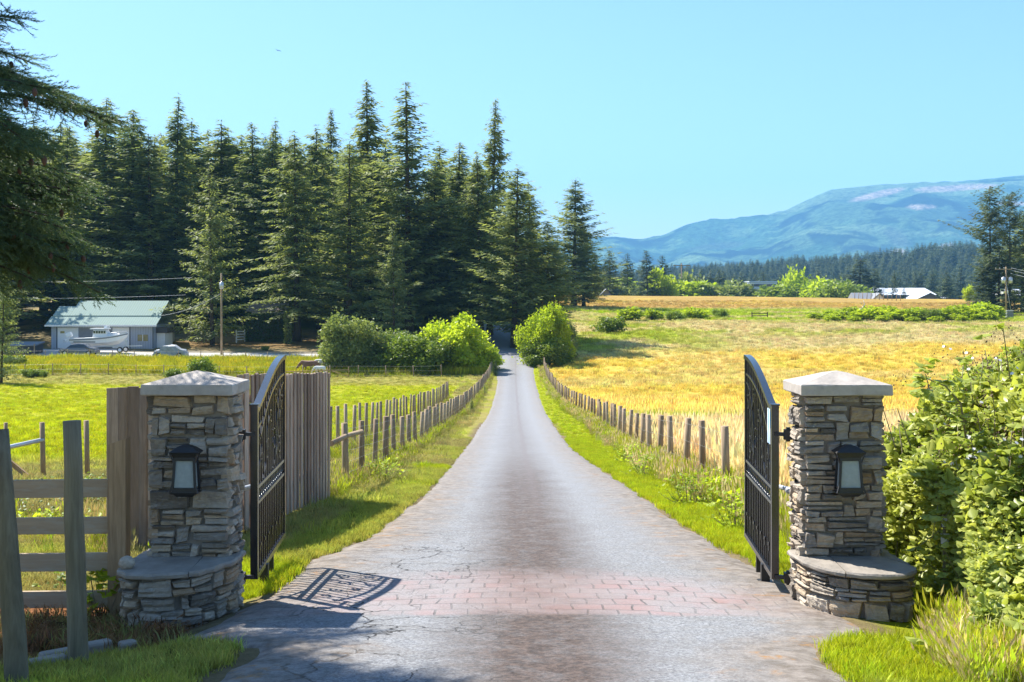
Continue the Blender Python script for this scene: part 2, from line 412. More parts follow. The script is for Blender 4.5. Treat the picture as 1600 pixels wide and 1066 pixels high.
m.col(c); m.rough(.95, spec=.1); m.bump(m.math('ADD', n2, m.math('MULTIPLY', n1, 2.0)), .6, .06)
me = np_mesh('ground', V, Fq, m.m, smooth=True)
zc = zone(XX, YY).reshape(-1, 3); a = me.color_attributes.new('zone', 'FLOAT_COLOR', 'POINT')
a.data.foreach_set('color', np.concatenate([zc, np.ones((len(zc), 1))], 1).astype(np.float32).ravel())
o = link('ground', me); tag(o, kind='structure')

# ------------------------------------------------------------------ driveway
ry = nonuni(-12, [(14, .12, .12), (60, .3, .6), (185, .8, .8)])
cols = 41
vs = []; 
for y in ry:
    l = roadL(y); r = roadR(y); jl = (vnoise(y, 3, .5) - .5) * .22 + (vnoise(y, 8, .13) - .5) * .08; jr = (vnoise(y, 30, .6) - .5) * .22 + (vnoise(y, 18, .13) - .5) * .08
    if y < 7: jl = jr = 0
    for k in range(cols):
        t = k / (cols - 1); x = (l + jl) * (1 - t) + (r + jr) * t
        e = min(t, 1 - t); zz = gz(x, y) + .022 * min(1, e * 14) - .03 * (1 - min(1, e * 20))
        vs.append((x, y, zz))
n = len(ry); i = np.arange(n - 1)[:, None] * cols + np.arange(cols - 1)[None, :]
Fq = np.stack([i, i + 1, i + cols + 1, i + cols], -1).reshape(-1, 4)
m = N('asphalt'); v = m.coord()
sep = m.n('ShaderNodeSeparateXYZ'); m.l(v, sep.inputs[0]); X, Y = sep.outputs[0], sep.outputs[1]
fine = m.noise(55, 4, .8, v); mid = m.noise(5, 8, .7, v); big = m.noise(.7, 5, .6, v)
agg = m.noise(34, 3, .85, v); base = m.mix(m.ramp(m.math('ADD', m.math('MULTIPLY', fine, .5), m.math('MULTIPLY', agg, .5)), [(.40, (0, 0, 0)), (.60, (1, 1, 1))]), (.085, .09, .10), (.335, .34, .35))
base = m.mix(m.ramp(mid, [(.4, (0, 0, 0)), (.75, (.7, .7, .7))]), base, (.17, .16, .15))
base = m.mix(m.ramp(m.math('MULTIPLY', Y, 1 / 60.0, True), [(.2, (0, 0, 0)), (.8, (.5, .5, .5))]), base, (.24, .245, .26))
# brown centre stain (oil and dust between the wheel tracks)
off = m.math('SUBTRACT', X, .22); wob = m.math('MULTIPLY', m.math('SUBTRACT', m.noise(.8, 4, .6, v), .5), .5)
ad = m.math('ABSOLUTE', m.math('ADD', off, wob))
st = m.ramp(ad, [(.22, (1, 1, 1)), (.85, (0, 0, 0))])
fade = m.ramp(m.math('MULTIPLY', Y, 1 / 80.0, True), [(.1, (1, 1, 1)), (.30, (.85, .85, .85)), (.45, (.4, .4, .4)), (1, (.25, .25, .25))])
stn = m.math('MULTIPLY', m.math('MULTIPLY', st, fade), m.ramp(mid, [(.25, (.6, .6, .6)), (.55, (1, 1, 1))]))
base = m.mix(m.math('MULTIPLY', stn, .92), base, m.mix(m.ramp(m.noise(18, 6, .8, v), [(.42, (0, 0, 0)), (.6, (1, 1, 1))]), (.035, .022, .016), (.115, .078, .062)))
# thin dark joint down the middle
jn = m.ramp(m.math('ABSOLUTE', m.math('ADD', m.math('SUBTRACT', X, .38), m.math('MULTIPLY', wob, .5))), [(.03, (1, 1, 1)), (.13, (0, 0, 0))])
base = m.mix(m.math('MULTIPLY', m.math('MULTIPLY', jn, m.ramp(m.math('MULTIPLY', Y, 1 / 30.0, True), [(.5, (0, 0, 0)), (.9, (1, 1, 1))])), .4), base, (.15, .13, .13))
# paver band
cx = m.math('SUBTRACT', X, .05); bow = m.math('MULTIPLY', m.math('MULTIPLY', cx, cx), .11)
wy = m.math('ADD', Y, m.math('ADD', bow, m.math('MULTIPLY', m.math('SUBTRACT', m.noise(1.6, 2, .5, v), .5), .12)))
wx = m.math('ADD', X, m.math('MULTIPLY', m.math('SUBTRACT', m.noise(2.1, 2, .5, v), .5), .10))
cb = m.n('ShaderNodeCombineXYZ'); m.l(m.math('MULTIPLY', wx, 1.0), cb.inputs[0]); m.l(wy, cb.inputs[1])
br = m.n('ShaderNodeTexBrick'); br.inputs['Scale'].default_value = 1; br.inputs['Mortar Size'].default_value = .010; br.inputs['Mortar Smooth'].default_value = .3
br.inputs['Brick Width'].default_value = .235; br.inputs['Row Height'].default_value = .27; br.offset = .5; m.l(cb.outputs[0], br.inputs['Vector'])
br.inputs['Color1'].default_value = (.33, .185, .175, 1); br.inputs['Color2'].default_value = (.28, .235, .23, 1); br.inputs['Mortar'].default_value = (.045, .035, .03, 1)
jit_ = m.math('MULTIPLY', m.math('SUBTRACT', m.noise(2.2, 5, .6, v), .5), .22); xx_ = m.math('MULTIPLY', cx, cx); b0 = m.math('ADD', m.math('ADD', Y, m.math('MULTIPLY', xx_, .03)), jit_); b1 = m.math('ADD', m.math('ADD', Y, m.math('MULTIPLY', xx_, .24)), jit_)
band = m.math('MULTIPLY', m.ramp(m.math('MULTIPLY', b0, .05), [(.4575, (0, 0, 0)), (.4625, (1, 1, 1))]), m.ramp(m.math('MULTIPLY', b1, .05), [(.55, (1, 1, 1)), (.60, (0, 0, 0))]))
bc = m.mix(m.ramp(m.noise(1.3, 6, .7, v), [(.38, (0, 0, 0)), (.62, (.85, .85, .85))]), br.outputs[0], (.29, .265, .265))
bc = m.mix(m.math('MULTIPLY', stn, .6), bc, (.22, .15, .13))
bc = m.mix(m.ramp(fine, [(.35, (.35, .35, .35)), (.6, (0, 0, 0))]), bc, (.22, .18, .17))
base = m.mix(m.math('MULTIPLY', band, m.ramp(m.noise(1.7, 6, .7, v), [(.3, (.95, .95, .95)), (.68, (.45, .45, .45))])), base, bc)
# cracks
vo = m.n('ShaderNodeTexVoronoi', feature='DISTANCE_TO_EDGE'); vo.inputs['Scale'].default_value = 1.5
vv = m.n('ShaderNodeVectorMath', operation='ADD'); nn = m.n('ShaderNodeTexNoise'); nn.inputs['Scale'].default_value = 3.0; nn.inputs['Detail'].default_value = 5
m.l(v, nn.inputs['Vector']); sc_ = m.n('ShaderNodeVectorMath', operation='SCALE'); sc_.inputs['Scale'].default_value = .55; m.l(nn.outputs['Color'], sc_.inputs[0])
m.l(v, vv.inputs[0]); m.l(sc_.outputs[0], vv.inputs[1]); m.l(vv.outputs[0], vo.inputs['Vector'])
cr = m.math('MULTIPLY', m.ramp(vo.outputs['Distance'], [(.006, (1, 1, 1)), (.02, (0, 0, 0))]), m.ramp(m.noise(.55, 3, .6, v), [(.42, (0, 0, 0)), (.50, (1, 1, 1))]))
side = m.ramp(m.math('ADD', m.math('MULTIPLY', X, .2), .5), [(.35, (1, 1, 1)), (.56, (0, 0, 0))])
cr = m.math('MULTIPLY', cr, m.math('MULTIPLY', side, m.ramp(m.math('MULTIPLY', Y, 1 / 40.0, True), [(.3, (1, 1, 1)), (.5, (0, 0, 0))])))
vo2 = m.n('ShaderNodeTexVoronoi', feature='DISTANCE_TO_EDGE'); vo2.inputs['Scale'].default_value = 7; m.l(vv.outputs[0], vo2.inputs['Vector'])
cr2 = m.math('MULTIPLY', m.ramp(vo2.outputs['Distance'], [(.01, (1, 1, 1)), (.05, (0, 0, 0))]), m.math('MULTIPLY', side, m.ramp(m.noise(.9, 4, .6, v), [(.46, (0, 0, 0)), (.58, (.6, .6, .6))])))
base = m.mix(m.math('MAXIMUM', cr, m.math('MULTIPLY', cr2, .7)), base, (.025, .023, .022))
# mossy, dusty shoulders
e = m.attr('edge'); moss = m.ramp(m.math('ADD', e, m.math('MULTIPLY', m.math('SUBTRACT', m.noise(2.6, 7, .7, v), .5), .55)), [(.16, (1, 1, 1)), (.50, (0, 0, 0))])
nearm = m.ramp(m.math('MULTIPLY', Y, 1 / 60.0, True), [(.25, (.85, .85, .85)), (.8, (.45, .45, .45))])
mc = m.mix(m.ramp(m.noise(7, 8, .7, v), [(.4, (0, 0, 0)), (.6, (1, 1, 1))]), (.125, .098, .072), (.26, .22, .185))
mc = m.mix(m.ramp(m.noise(3.1, 8, .75, v), [(.56, (0, 0, 0)), (.66, (1, 1, 1))]), mc, (.30, .15, .035))
base = m.mix(m.math('MULTIPLY', moss, nearm), base, mc)
m.col(base); m.rough(.88, spec=.25)
m.bump(m.math('SUBTRACT', m.math('ADD', fine, m.math('MULTIPLY', mid, .6)), m.math('MULTIPLY', m.math('MAXIMUM', cr, m.math('MULTIPLY', band, m.math('SUBTRACT', 1.0, m.math('SUBTRACT', 1.0, br.outputs['Fac'])))), 1.5)), .55, .012)
me = np_mesh('driveway', vs, Fq, m.m, smooth=True)
ed = np.array([[min(k / (cols - 1), 1 - k / (cols - 1)) * (roadR(y) - roadL(y)) / 2 for k in range(cols)] for y in ry]).ravel()
a = me.attributes.new('edge', 'FLOAT', 'POINT'); a.data.foreach_set('value', ed.astype(np.float32))
o = link('driveway', me); tag(o, kind='structure')

# farm road crossing behind the paddock
mr = m_plain('pale_gravel', (.40, .385, .365), .95, var=.25, scale=4, bump=.3)
xsr = np.arange(-75, -3.0, 1.0); vs = []
for x in xsr:
    for k, y in enumerate(np.linspace(138.8, 146.5 if x > -48 else 150, 9)):
        y2 = y + 1.2 * (vnoise(x, k * 0, 9) - .5); vs.append((x, y2, gz(x, y2) + .06 + (-.1 if k in (0, 8) else 0)))
i = np.arange(len(xsr) - 1)[:, None] * 9 + np.arange(8)[None, :]
o = link('farm_road', np_mesh('farm_road', vs, np.stack([i, i + 9, i + 10, i + 1], -1).reshape(-1, 4), mr, smooth=True)); tag(o, kind='structure')

# ------------------------------------------------------------------ mountain
mx = np.arange(-3200, 7600, 20.0); myy = np.arange(4700, 8300, 22.0)
MX, MY = np.meshgrid(mx, myy)
skx = [-1200, 0, 400, 700, 800, 860, 920, 960, 1000, 1040, 1075, 1110, 1150, 1200, 1230, 1260, 1300, 1340, 1380, 1440, 1500, 1550, 1600, 1800, 2400]
sky_ = [430, 425, 415, 395, 384, 378, 373, 372, 376, 368, 352, 345, 343, 337, 330, 315, 298, 295, 291, 287, 286, 281, 276, 262, 250]
RD = 7600.0
px = 800 + MX * F / MY
Hr = (HY - np.interp(px, skx, sky_)) * RD / F + HC + 8
t = np.clip((MY - 4700) / (RD - 4700), 0, None)
prof = np.where(t < 1, sstep(-.25, 1.08, t) - float(sstep(-.25, 1.08, 0)), 1)
prof = prof / max(1e-6, (float(sstep(-.25, 1.08, 1)) - float(sstep(-.25, 1.08, 0)))); prof = np.where(t < 1, prof, 1 - (t - 1) * .8)
rid = np.abs(fbm(MX + .35 * MY, MY * .55, 1300, 5) - .5) * 2; rid2 = np.abs(fbm(MX - .2 * MY, MY * .6, 420, 4) - .5) * 2
MZ = Hr * np.clip(prof, 0, 1) - (rid * 330 + rid2 * 130) * np.clip(prof, 0, 1) * (1 - sstep(.72, .99, t)) - 10 + fbm(MX, MY, 60, 2) * 16 * np.clip(prof, 0, 1)
MZ = MZ - 40 * (t <= 0)
pyy = HY - (MZ - HC) * F / MY
col = np.ones(MX.shape + (3,)) * np.array((.012, .034, .032))
def mm(mask, c):
    global col
    mask = np.clip(mask, 0, 1)[..., None]; col = col * (1 - mask) + np.array(c) * mask
nz = fbm(MX, MY * .8, 500, 5); nz2 = fbm(MX + 50, MY, 130, 3)
mm(sstep(.46, .60, nz) * .8, (.07, .17, .085)); mm(sstep(.56, .62, nz2) * .7, (.14, .25, .12)); mm(sstep(.54, .60, fbm(MX + MY, MY * .3, 300, 4)) * .8, (.20, .31, .16))
def blob(x, y, rx, ry_, ang=0, c=(.46, .38, .32)):
    dx = px - x; dy = pyy - y; ca, sa = math.cos(ang), math.sin(ang); u = (dx * ca + dy * sa) / rx; w = (-dx * sa + dy * ca) / ry_
    mm(sstep(1.25, .8, np.sqrt(u * u + w * w) + .7 * (nz2 - .5)), c)
blob(1310, 330, 48, 15, -.3, (.09, .17, .09)); blob(1440, 335, 60, 8, 0, (.07, .14, .08)); blob(1120, 385, 40, 5, -.1, (.08, .14, .09)); blob(1400, 372, 22, 12, .6, (.10, .15, .10))
blob(1372, 304, 38, 4.5, -.22); blob(1495, 294, 62, 5.0, -.06); blob(1440, 324, 22, 4.5, 0); blob(1405, 396, 13, 7); blob(1478, 390, 12, 8); blob(1588, 318, 30, 3, 0)
m = N('mountain_forest'); z = m.attr('zone', out='Color'); v = m.coord(); n1 = m.noise(.03, 8, .8, v); n2 = m.noise(.004, 6, .7, v)
c = m.mix(m.ramp(n1, [(.35, (0, 0, 0)), (.65, (1, 1, 1))]), m.mix(1.0, z, (.25, .3, .35), 'MULTIPLY'), m.mix(1.0, z, (1.7, 1.6, 1.4), 'MULTIPLY'))
c = m.mix(m.ramp(n2, [(.3, (0, 0, 0)), (.6, (1, 1, 1))]), m.mix(1.0, c, (.75, .8, .85), 'MULTIPLY'), c)
m.col(c); m.rough(1, spec=0); m.bump(m.math('ADD', n1, n2), 1.0, 30)
nX, nY = MX.shape[1], MX.shape[0]; i = np.arange(nY - 1)[:, None] * nX + np.arange(nX - 1)[None, :]
me = np_mesh('mountain', np.stack([MX.ravel(), MY.ravel(), MZ.ravel()], 1), np.stack([i, i + 1, i + nX + 1, i + nX], -1).reshape(-1, 4), m.m, smooth=True)
a = me.color_attributes.new('zone', 'FLOAT_COLOR', 'POINT'); a.data.foreach_set('color', np.concatenate([col.reshape(-1, 3), np.ones((nX * nY, 1))], 1).astype(np.float32).ravel())
o = link('mountain', me); tag(o, kind='structure')

# ------------------------------------------------------------------ scatter by geometry nodes (stuff)
def clump_collection(name, objs):
    c = bpy.data.collections.new(name)
    for o in objs: c.objects.link(o)
    return c
def scatter(name, pts, rot, sc, colr, coll, label=None, cat=None):
    me = bpy.data.meshes.new(name + '_points'); me.vertices.add(len(pts)); me.vertices.foreach_set('co', np.asarray(pts, np.float32).ravel())
    a = me.attributes.new('rot', 'FLOAT_VECTOR', 'POINT'); a.data.foreach_set('vector', np.asarray(rot, np.float32).ravel())
    a = me.attributes.new('sc', 'FLOAT_VECTOR', 'POINT'); a.data.foreach_set('vector', np.asarray(sc, np.float32).ravel())
    a = me.attributes.new('hue', 'FLOAT_COLOR', 'POINT'); a.data.foreach_set('color', np.concatenate([colr, np.ones((len(pts), 1))], 1).astype(np.float32).ravel())
    o = link(name, me); g = bpy.data.node_groups.new(name + '_nodes', 'GeometryNodeTree')
    g.interface.new_socket('Geometry', in_out='INPUT', socket_type='NodeSocketGeometry'); g.interface.new_socket('Geometry', in_out='OUTPUT', socket_type='NodeSocketGeometry')
    gi = g.nodes.new('NodeGroupInput'); go = g.nodes.new('NodeGroupOutput'); ip = g.nodes.new('GeometryNodeInstanceOnPoints')
    ci = g.nodes.new('GeometryNodeCollectionInfo'); ci.inputs['Collection'].default_value = coll; ci.inputs['Separate Children'].default_value = True; ci.inputs['Reset Children'].default_value = True
    ar = g.nodes.new('GeometryNodeInputNamedAttribute'); ar.data_type = 'FLOAT_VECTOR'; ar.inputs['Name'].default_value = 'rot'
    as_ = g.nodes.new('GeometryNodeInputNamedAttribute'); as_.data_type = 'FLOAT_VECTOR'; as_.inputs['Name'].default_value = 'sc'
    L = g.links.new
    L(gi.outputs[0], ip.inputs['Points']); L(ci.outputs[0], ip.inputs['Instance']); ip.inputs['Pick Instance'].default_value = True
    L(ar.outputs['Attribute'], ip.inputs['Rotation']); L(as_.outputs['Attribute'], ip.inputs['Scale']); L(ip.outputs[0], go.inputs[0])
    md = o.modifiers.new('scatter', 'NODES'); md.node_group = g
    tag(o, label, cat, kind='stuff'); return o
def m_grass():
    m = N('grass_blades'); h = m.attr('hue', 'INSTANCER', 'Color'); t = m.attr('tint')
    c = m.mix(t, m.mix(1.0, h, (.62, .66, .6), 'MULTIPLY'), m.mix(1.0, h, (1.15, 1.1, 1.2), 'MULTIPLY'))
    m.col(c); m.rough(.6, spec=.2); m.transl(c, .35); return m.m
M['grass'] = m_grass()
def clump(name, seed, n, h, r, w, bend, heads=False):
    q = random.Random(seed); V = []; Fc = []; T = []
    for k in range(n):
        a = q.uniform(0, 6.283); d = r * math.sqrt(q.random()); x, y = d * math.cos(a), d * math.sin(a); hh = h * q.uniform(.55, 1.1); ba = q.uniform(0, 6.283); bd = bend * hh * q.uniform(.3, 1.2)
        fa = q.uniform(0, 3.14159); wx, wy = math.cos(fa) * w / 2, math.sin(fa) * w / 2; b = len(V); ti = q.random()
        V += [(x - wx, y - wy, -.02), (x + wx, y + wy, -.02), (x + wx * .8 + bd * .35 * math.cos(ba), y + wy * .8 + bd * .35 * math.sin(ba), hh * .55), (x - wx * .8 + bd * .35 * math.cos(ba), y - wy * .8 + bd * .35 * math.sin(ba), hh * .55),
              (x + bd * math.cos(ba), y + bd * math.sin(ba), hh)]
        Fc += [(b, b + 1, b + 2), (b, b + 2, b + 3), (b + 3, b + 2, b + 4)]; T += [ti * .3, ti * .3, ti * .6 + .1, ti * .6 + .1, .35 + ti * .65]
        if heads and q.random() < .5:
            b = len(V); tx, ty = x + bd * math.cos(ba), y + bd * math.sin(ba); s = w * 2.2
            V += [(tx - s * math.cos(fa), ty - s * math.sin(fa), hh * .93), (tx + s * math.cos(fa), ty + s * math.sin(fa), hh * .93), (tx, ty, hh * 1.12), (tx, ty, hh * .82)]
            Fc += [(b, b + 1, b + 2), (b, b + 3, b + 1)]; T += [1, 1, 1, .8]
    return bpy.data.objects.new(name, np_mesh(name, V, Fc, M['grass'], T))
short_c = clump_collection('short_grass_clumps', [clump('grass_tuft', 10 + k, 46, .085, .13, .007, .7) for k in range(4)])
tall_c = clump_collection('tall_grass_clumps', [clump('tall_grass_tuft', 30 + k, 42, .62, .22, .009, .45, True) for k in range(4)])
far_c = clump_collection('coarse_grass_clumps', [clump('coarse_grass_tuft', 50 + k, 36, .5, .5, .035, .5) for k in range(4)])
def sample(x0, x1, y0, y1, n, cond):
    X = rng.uniform(x0, x1, n); Y = rng.uniform(y0, y1, n); k = cond(X, Y); return X[k], Y[k]
def inview(X, Y, m=2.5): return (np.abs(X) < .445 * Y + m + 1.0)
def put(name, X, Y, coll, s0, s1, label, cat, dz=0, colr=None, hvar=.26, tilt=.12, zs=1.0, gain=1.0):
    n = len(X); Z = ground(X, Y) + dz
    rot = np.stack([rng.normal(0, tilt, n), rng.normal(0, tilt, n), rng.uniform(0, 6.28, n)], 1); s = rng.uniform(s0, s1, n)
    h = np.clip(zs * rng.uniform(.7, 1.3, n), .2, 3); sc = np.stack([s, s, s * h], 1)
    c = (zone(X, Y, False) * gain if colr is None else colr) * (1 + rng.normal(0, hvar, n))[:, None] * (1 + rng.normal(0, .06, (n, 3)))
    return scatter(name, np.stack([X, Y, Z], 1), rot, sc, np.clip(c, .004, .95), coll, label, cat)
# verge and lawn near the camera
def c1(X, Y):
    d = np.where(X < 0, roadL(Y) - X, X - roadR(Y)); ok = (d > -.02 + .12 * (vnoise(X, Y, .4) - .5)) & inview(X, Y, .8)
    dens = np.where(X < 0, 1.0, 1.0) * np.clip(22 / Y, .16, 1)
    soil = (X < -2.35) & (Y > 7.0) & (Y < 10.4) & ((-2.5 - X) - (8.35 - Y) * .9 > .02)
    pav = (X > 2.0) & (X < 3.2) & (Y > 8.3) & (Y < 10.4)
    pil = (np.abs(np.abs(X) - 2.6) < .5) & (Y > 9.0) & (Y < 10.4)
    fx = FX(Y)
    return ok & ~soil & ~pav & ~pil & (rng.random(len(X)) < dens) & (X < fx + .5) & (X > -12)
Xa, Ya = sample(-12, 7.5, 6.3, 46, 330000, c1); Xb, Yb = sample(1.5, 7.5, 46, 134, 26000, c1); Xa = np.concatenate([Xa, Xb]); Ya = np.concatenate([Ya, Yb])
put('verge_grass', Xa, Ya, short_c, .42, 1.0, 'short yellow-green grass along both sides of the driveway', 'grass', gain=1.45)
# lawn of paddock, mid distance
Xa, Ya = sample(-68, -2, 14, 124, 74000, lambda X, Y: inview(X, Y, 12) & (X < roadL(Y) - .4) & (rng.random(len(X)) < np.clip(40 / Y, .3, 1)))
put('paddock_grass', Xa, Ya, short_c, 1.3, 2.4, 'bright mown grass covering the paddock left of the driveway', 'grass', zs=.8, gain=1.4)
Xa, Ya = sample(-60, -2, 123, 138.5, 9000, lambda X, Y: inview(X, Y) & (X < roadL(Y) - 1))
put('yellow_weeds', Xa, Ya, far_c, .9, 1.7, 'tall yellow flowering weeds between wire fence and farm road', 'weeds', colr=np.where(rng.random((len(Xa), 1)) < .6, cYEL * 1.1, cWEED * 1.2), zs=.9)
# tall field grass on the right
def c2(X, Y):
    fx = FX(Y); return (X > fx + .1 + .5 * vnoise(X, Y, 1.5)) & inview(X, Y, 1) & (rng.random(len(X)) < np.clip((26 / Y) ** 1.3, .05, 1))
Xa, Ya = sample(3, 36, 12.5, 80, 150000, c2)
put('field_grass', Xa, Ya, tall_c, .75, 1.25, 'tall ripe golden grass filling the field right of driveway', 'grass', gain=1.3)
Xa, Ya = sample(3, 130, 60, 300, 75000, lambda X, Y: (X > FX(Y) + .3) & inview(X, Y) & (rng.random(len(X)) < np.clip(95 / Y, .3, 1)))
put('distant_field_grass', Xa, Ya, far_c, .5, 1.15, 'coarse dry grass tufts on the far golden hillside field', 'grass', zs=.7, gain=1.3)
# fringe of tall weeds under both fences
def fringe(x0, y0, x1, y1, n, w):
    t = rng.random(n); X = x0 + (x1 - x0) * t + rng.normal(0, w, n); Y = y0 + (y1 - y0) * t + rng.normal(0, w, n); return X, Y
A = [fringe(3.75, 11.5, 3.42, 20, 620, .22), fringe(3.42, 20, 3.5, 30, 800, .2), fringe(3.5, 30, 4.0, 60, 1500, .22), fringe(4.0, 60, 3.5, 95, 1100, .25), fringe(3.5, 95, 3.3, 130, 600, .25)]
Xa = np.concatenate([a[0] for a in A]); Ya = np.concatenate([a[1] for a in A])
cc = np.where(rng.random((len(Xa), 1)) < .45, cPALE * .95, cWEED * 1.15)
put('fence_line_weeds', Xa, Ya, tall_c, .32, .68, 'tangled tall weeds and dry stems along the right fence', 'weeds', colr=cc)
A = [fringe(-3.05, 20, -3.0, 60, 900, .14), fringe(-3.0, 60, -2.1, 124, 700, .16), fringe(-5.1, 28, -4.7, 90, 1100, .22), fringe(-60, 121, -9, 121, 900, .4), fringe(-3.6, 12.5, -6, 16, 60, .5)]
Xa = np.concatenate([a[0] for a in A]); Ya = np.concatenate([a[1] for a in A])
put('fence_foot_grass', Xa, Ya, tall_c, .28, .6, 'uncut grass tufts around the feet of the left fences', 'grass', colr=np.where(rng.random((len(Xa), 1)) < .5, cDRYG, cWEED * 1.2))
# ------------------------------------------------------------------ stone gate pillars
def stone(mb, fn, u0, u1, v0, v1, q, prot):
    g = q.uniform(.001, .005); u0 += g; u1 -= g; v0 += g; v1 -= g
    if u1 - u0 < .012 or v1 - v0 < .008: return
    j = min(.022, (v1 - v0) * .24); cu = [q.uniform(-j, j) for _ in range(4)]; cv = [q.uniform(-j, j) for _ in range(4)]
    d = prot * q.uniform(.35, 1.15); tl = q.uniform(-.012, .012); tv = q.uniform(-.012, .012)
    nu = max(3, min(14, int((u1 - u0) / .022) + 2)); nv = 4 if v1 - v0 < .05 else (5 if v1 - v0 < .09 else 7)
    T = q.random(); vs = []
    eu = [0, .06] + [.06 + .88 * k / (nu - 2) for k in range(1, nu - 2)] + [.94, 1]
    ev = [0, .12] + [.12 + .76 * k / (nv - 2) for k in range(1, nv - 2)] + [.88, 1]
    strat = {b: q.uniform(-.009, .009) for b in ev}
    for b in ev:
        for a in eu:
            uu = (u0 * (1 - a) + u1 * a); vv = v0 * (1 - b) + v1 * b
            w = [(1 - a) * (1 - b), a * (1 - b), (1 - a) * b, a * b]
            uu += sum(w[k] * cu[k] for k in range(4)); vv += sum(w[k] * cv[k] for k in range(4))
            edge = a in (0, 1) or b in (0, 1)
            if edge: dd = -.05; 
            else: dd = d + tl * (a - .5) * 2 + tv * (b - .5) * 2 + strat[b] + q.uniform(-.005, .005)
            if edge: uu += q.uniform(-.003, .003); vv += q.uniform(-.003, .003)
            vs.append(fn(uu, vv, dd))
    n = len(eu); fs = []
    for r in range(len(ev) - 1):
        for c in range(n - 1): fs.append((r * n + c, r * n + c + 1, (r + 1) * n + c + 1, (r + 1) * n + c))
    mb.add(vs, fs, T, False)
def stone_face(mb, fn, U, V0, V1, seed, prot=.032, thin=.78):
    q = random.Random(seed); v = V0
    while v < V1 - .02:
        h = q.uniform(.09, .18); h = min(h, V1 - v)
        if V1 - v - h < .06: h = V1 - v
        u = 0
        while u < U - .005:
            L = q.uniform(.12, .34); 
            if q.random() < .18: L = q.uniform(.07, .12)
            if U - u - L < .07: L = U - u
            L = min(L, U - u)
            k = 1 if (q.random() > thin or L < .13) else q.choice([2, 2, 3])
            cuts = sorted([0, 1] + [(i + 1 + q.uniform(-.25, .25)) / k for i in range(k - 1)])
            for a, b in zip(cuts[:-1], cuts[1:]):
                uu = u
                if k > 1 and L > .22 and q.random() < .5:
                    m_ = u + L * q.uniform(.35, .65); stone(mb, fn, u, m_, v + h * a, v + h * b, q, prot); stone(mb, fn, m_, u + L, v + h * a, v + h * b, q, prot)
                else: stone(mb, fn, u, u + L, v + h * a, v + h * b, q, prot)
            u += L
        v += h
PILW, PILD = .605, .42
def pillar(cx, mir, seed, label):
    """front face at y=9.74; mir=+1 : bench runs to -X ; mir=-1 : to +X"""
    y0 = 9.76; zb = -.22; zt = 1.685
    root = empty('stone_gate_pillar', (cx, y0 + PILD / 2, 0)); tag(root, label, 'gate pillar', 'pair of stone gate pillars')
    hw, hd = PILW / 2, PILD / 2
    core = MB(); core.box((0, 0, (zb + zt) / 2), (PILW - .045, PILD - .045, zt - zb)); core.build('mortar_core', M['mortar'], root)
    st = MB()
    stone_face(st, lambda u, v, d: Vector((u - hw - .012, -hd - d, v)), PILW + .024, zb, zt, seed)
    stone_face(st, lambda u, v, d: Vector((hw - u + .012, hd + d, v)), PILW + .024, zb, zt, seed + 1)
    stone_face(st, lambda u, v, d: Vector((-hw - d, hd - u, v)), PILD, zb, zt, seed + 2, .045)
    stone_face(st, lambda u, v, d: Vector((hw + d, u - hd, v)), PILD, zb, zt, seed + 3, .045)
    st.build('stonework', M['stone'], root)
    # cap: bevelled slab with low pyramid
    cp = MB(); W2, D2 = .365, .315; z0, z1, za = 1.685, 1.772, 1.868
    q = random.Random(seed)
    def ring(s, z, n=7):
        r = []
        for (ax, ay), (bx, by) in zip([(-1, -1), (1, -1), (1, 1), (-1, 1)], [(1, -1), (1, 1), (-1, 1), (-1, -1)]):
            for k in range(n): t = k / n; r.append(Vector(((ax * (1 - t) + bx * t) * W2 * s + q.uniform(-.003, .003), (ay * (1 - t) + by * t) * D2 * s + q.uniform(-.003, .003), z + q.uniform(-.002, .002))))
        return r
    rings = [ring(.98, z0), ring(1.0, z0 + .008), ring(1.0, z1 - .008), ring(.985, z1), ring(.6, z1 + (za - z1) * .42), ring(.25, z1 + (za - z1) * .8)]
    vs = [p for r in rings for p in r]; n = 28; fs = [tuple(range(n))]
    for r in range(len(rings) - 1):
        for k in range(n): fs.append((r * n + k, r * n + (k + 1) % n, (r + 1) * n + (k + 1) % n, (r + 1) * n + k))
    vs.append(Vector((0, 0, za))); fs += [((len(rings) - 1) * n + k, (len(rings) - 1) * n + (k + 1) % n, len(vs) - 1) for k in range(n)]
    cp.add(vs, fs, .5); cp.build('capstone', M['cap'], root)
    # curved bench wall: path in plan (for mir=+1), from outer back to inner corner
    P0 = [(-hw - .08, hd - .05), (-hw - .09, -hd - .25), (-hw - .07, -hd - .48), (-hw + .05, -hd - .58), (-.02, -hd - .57), (hw * .62, -hd - .44), (hw + .02, -hd - .12), (hw + .04, hd * .3)]
    pts = []
    for i in range(len(P0) - 1):                                  # Catmull-Rom
        a = P0[max(i - 1, 0)]; b = P0[i]; c = P0[i + 1]; d = P0[min(i + 2, len(P0) - 1)]
        for k in range(8):
            t = k / 8; pts.append(tuple(.5 * ((2 * b[j]) + (-a[j] + c[j]) * t + (2 * a[j] - 5 * b[j] + 4 * c[j] - d[j]) * t * t + (-a[j] + 3 * b[j] - 3 * c[j] + d[j]) * t ** 3) for j in (0, 1)))
    pts.append(P0[-1]); pts = [Vector((p[0] * mir, p[1])) for p in pts]
    cum = [0]; 
    for a, b in zip(pts[:-1], pts[1:]): cum.append(cum[-1] + (b - a).length)
    def path(u):
        u = max(0, min(cum[-1] - 1e-6, u)); i = max(k for k in range(len(cum)) if cum[k] <= u); i = min(i, len(pts) - 2)
        t = (u - cum[i]) / max(1e-9, cum[i + 1] - cum[i]); p = pts[i].lerp(pts[i + 1], t); d = (pts[i + 1] - pts[i]).normalized(); return p, Vector((d.y, -d.x)) * mir
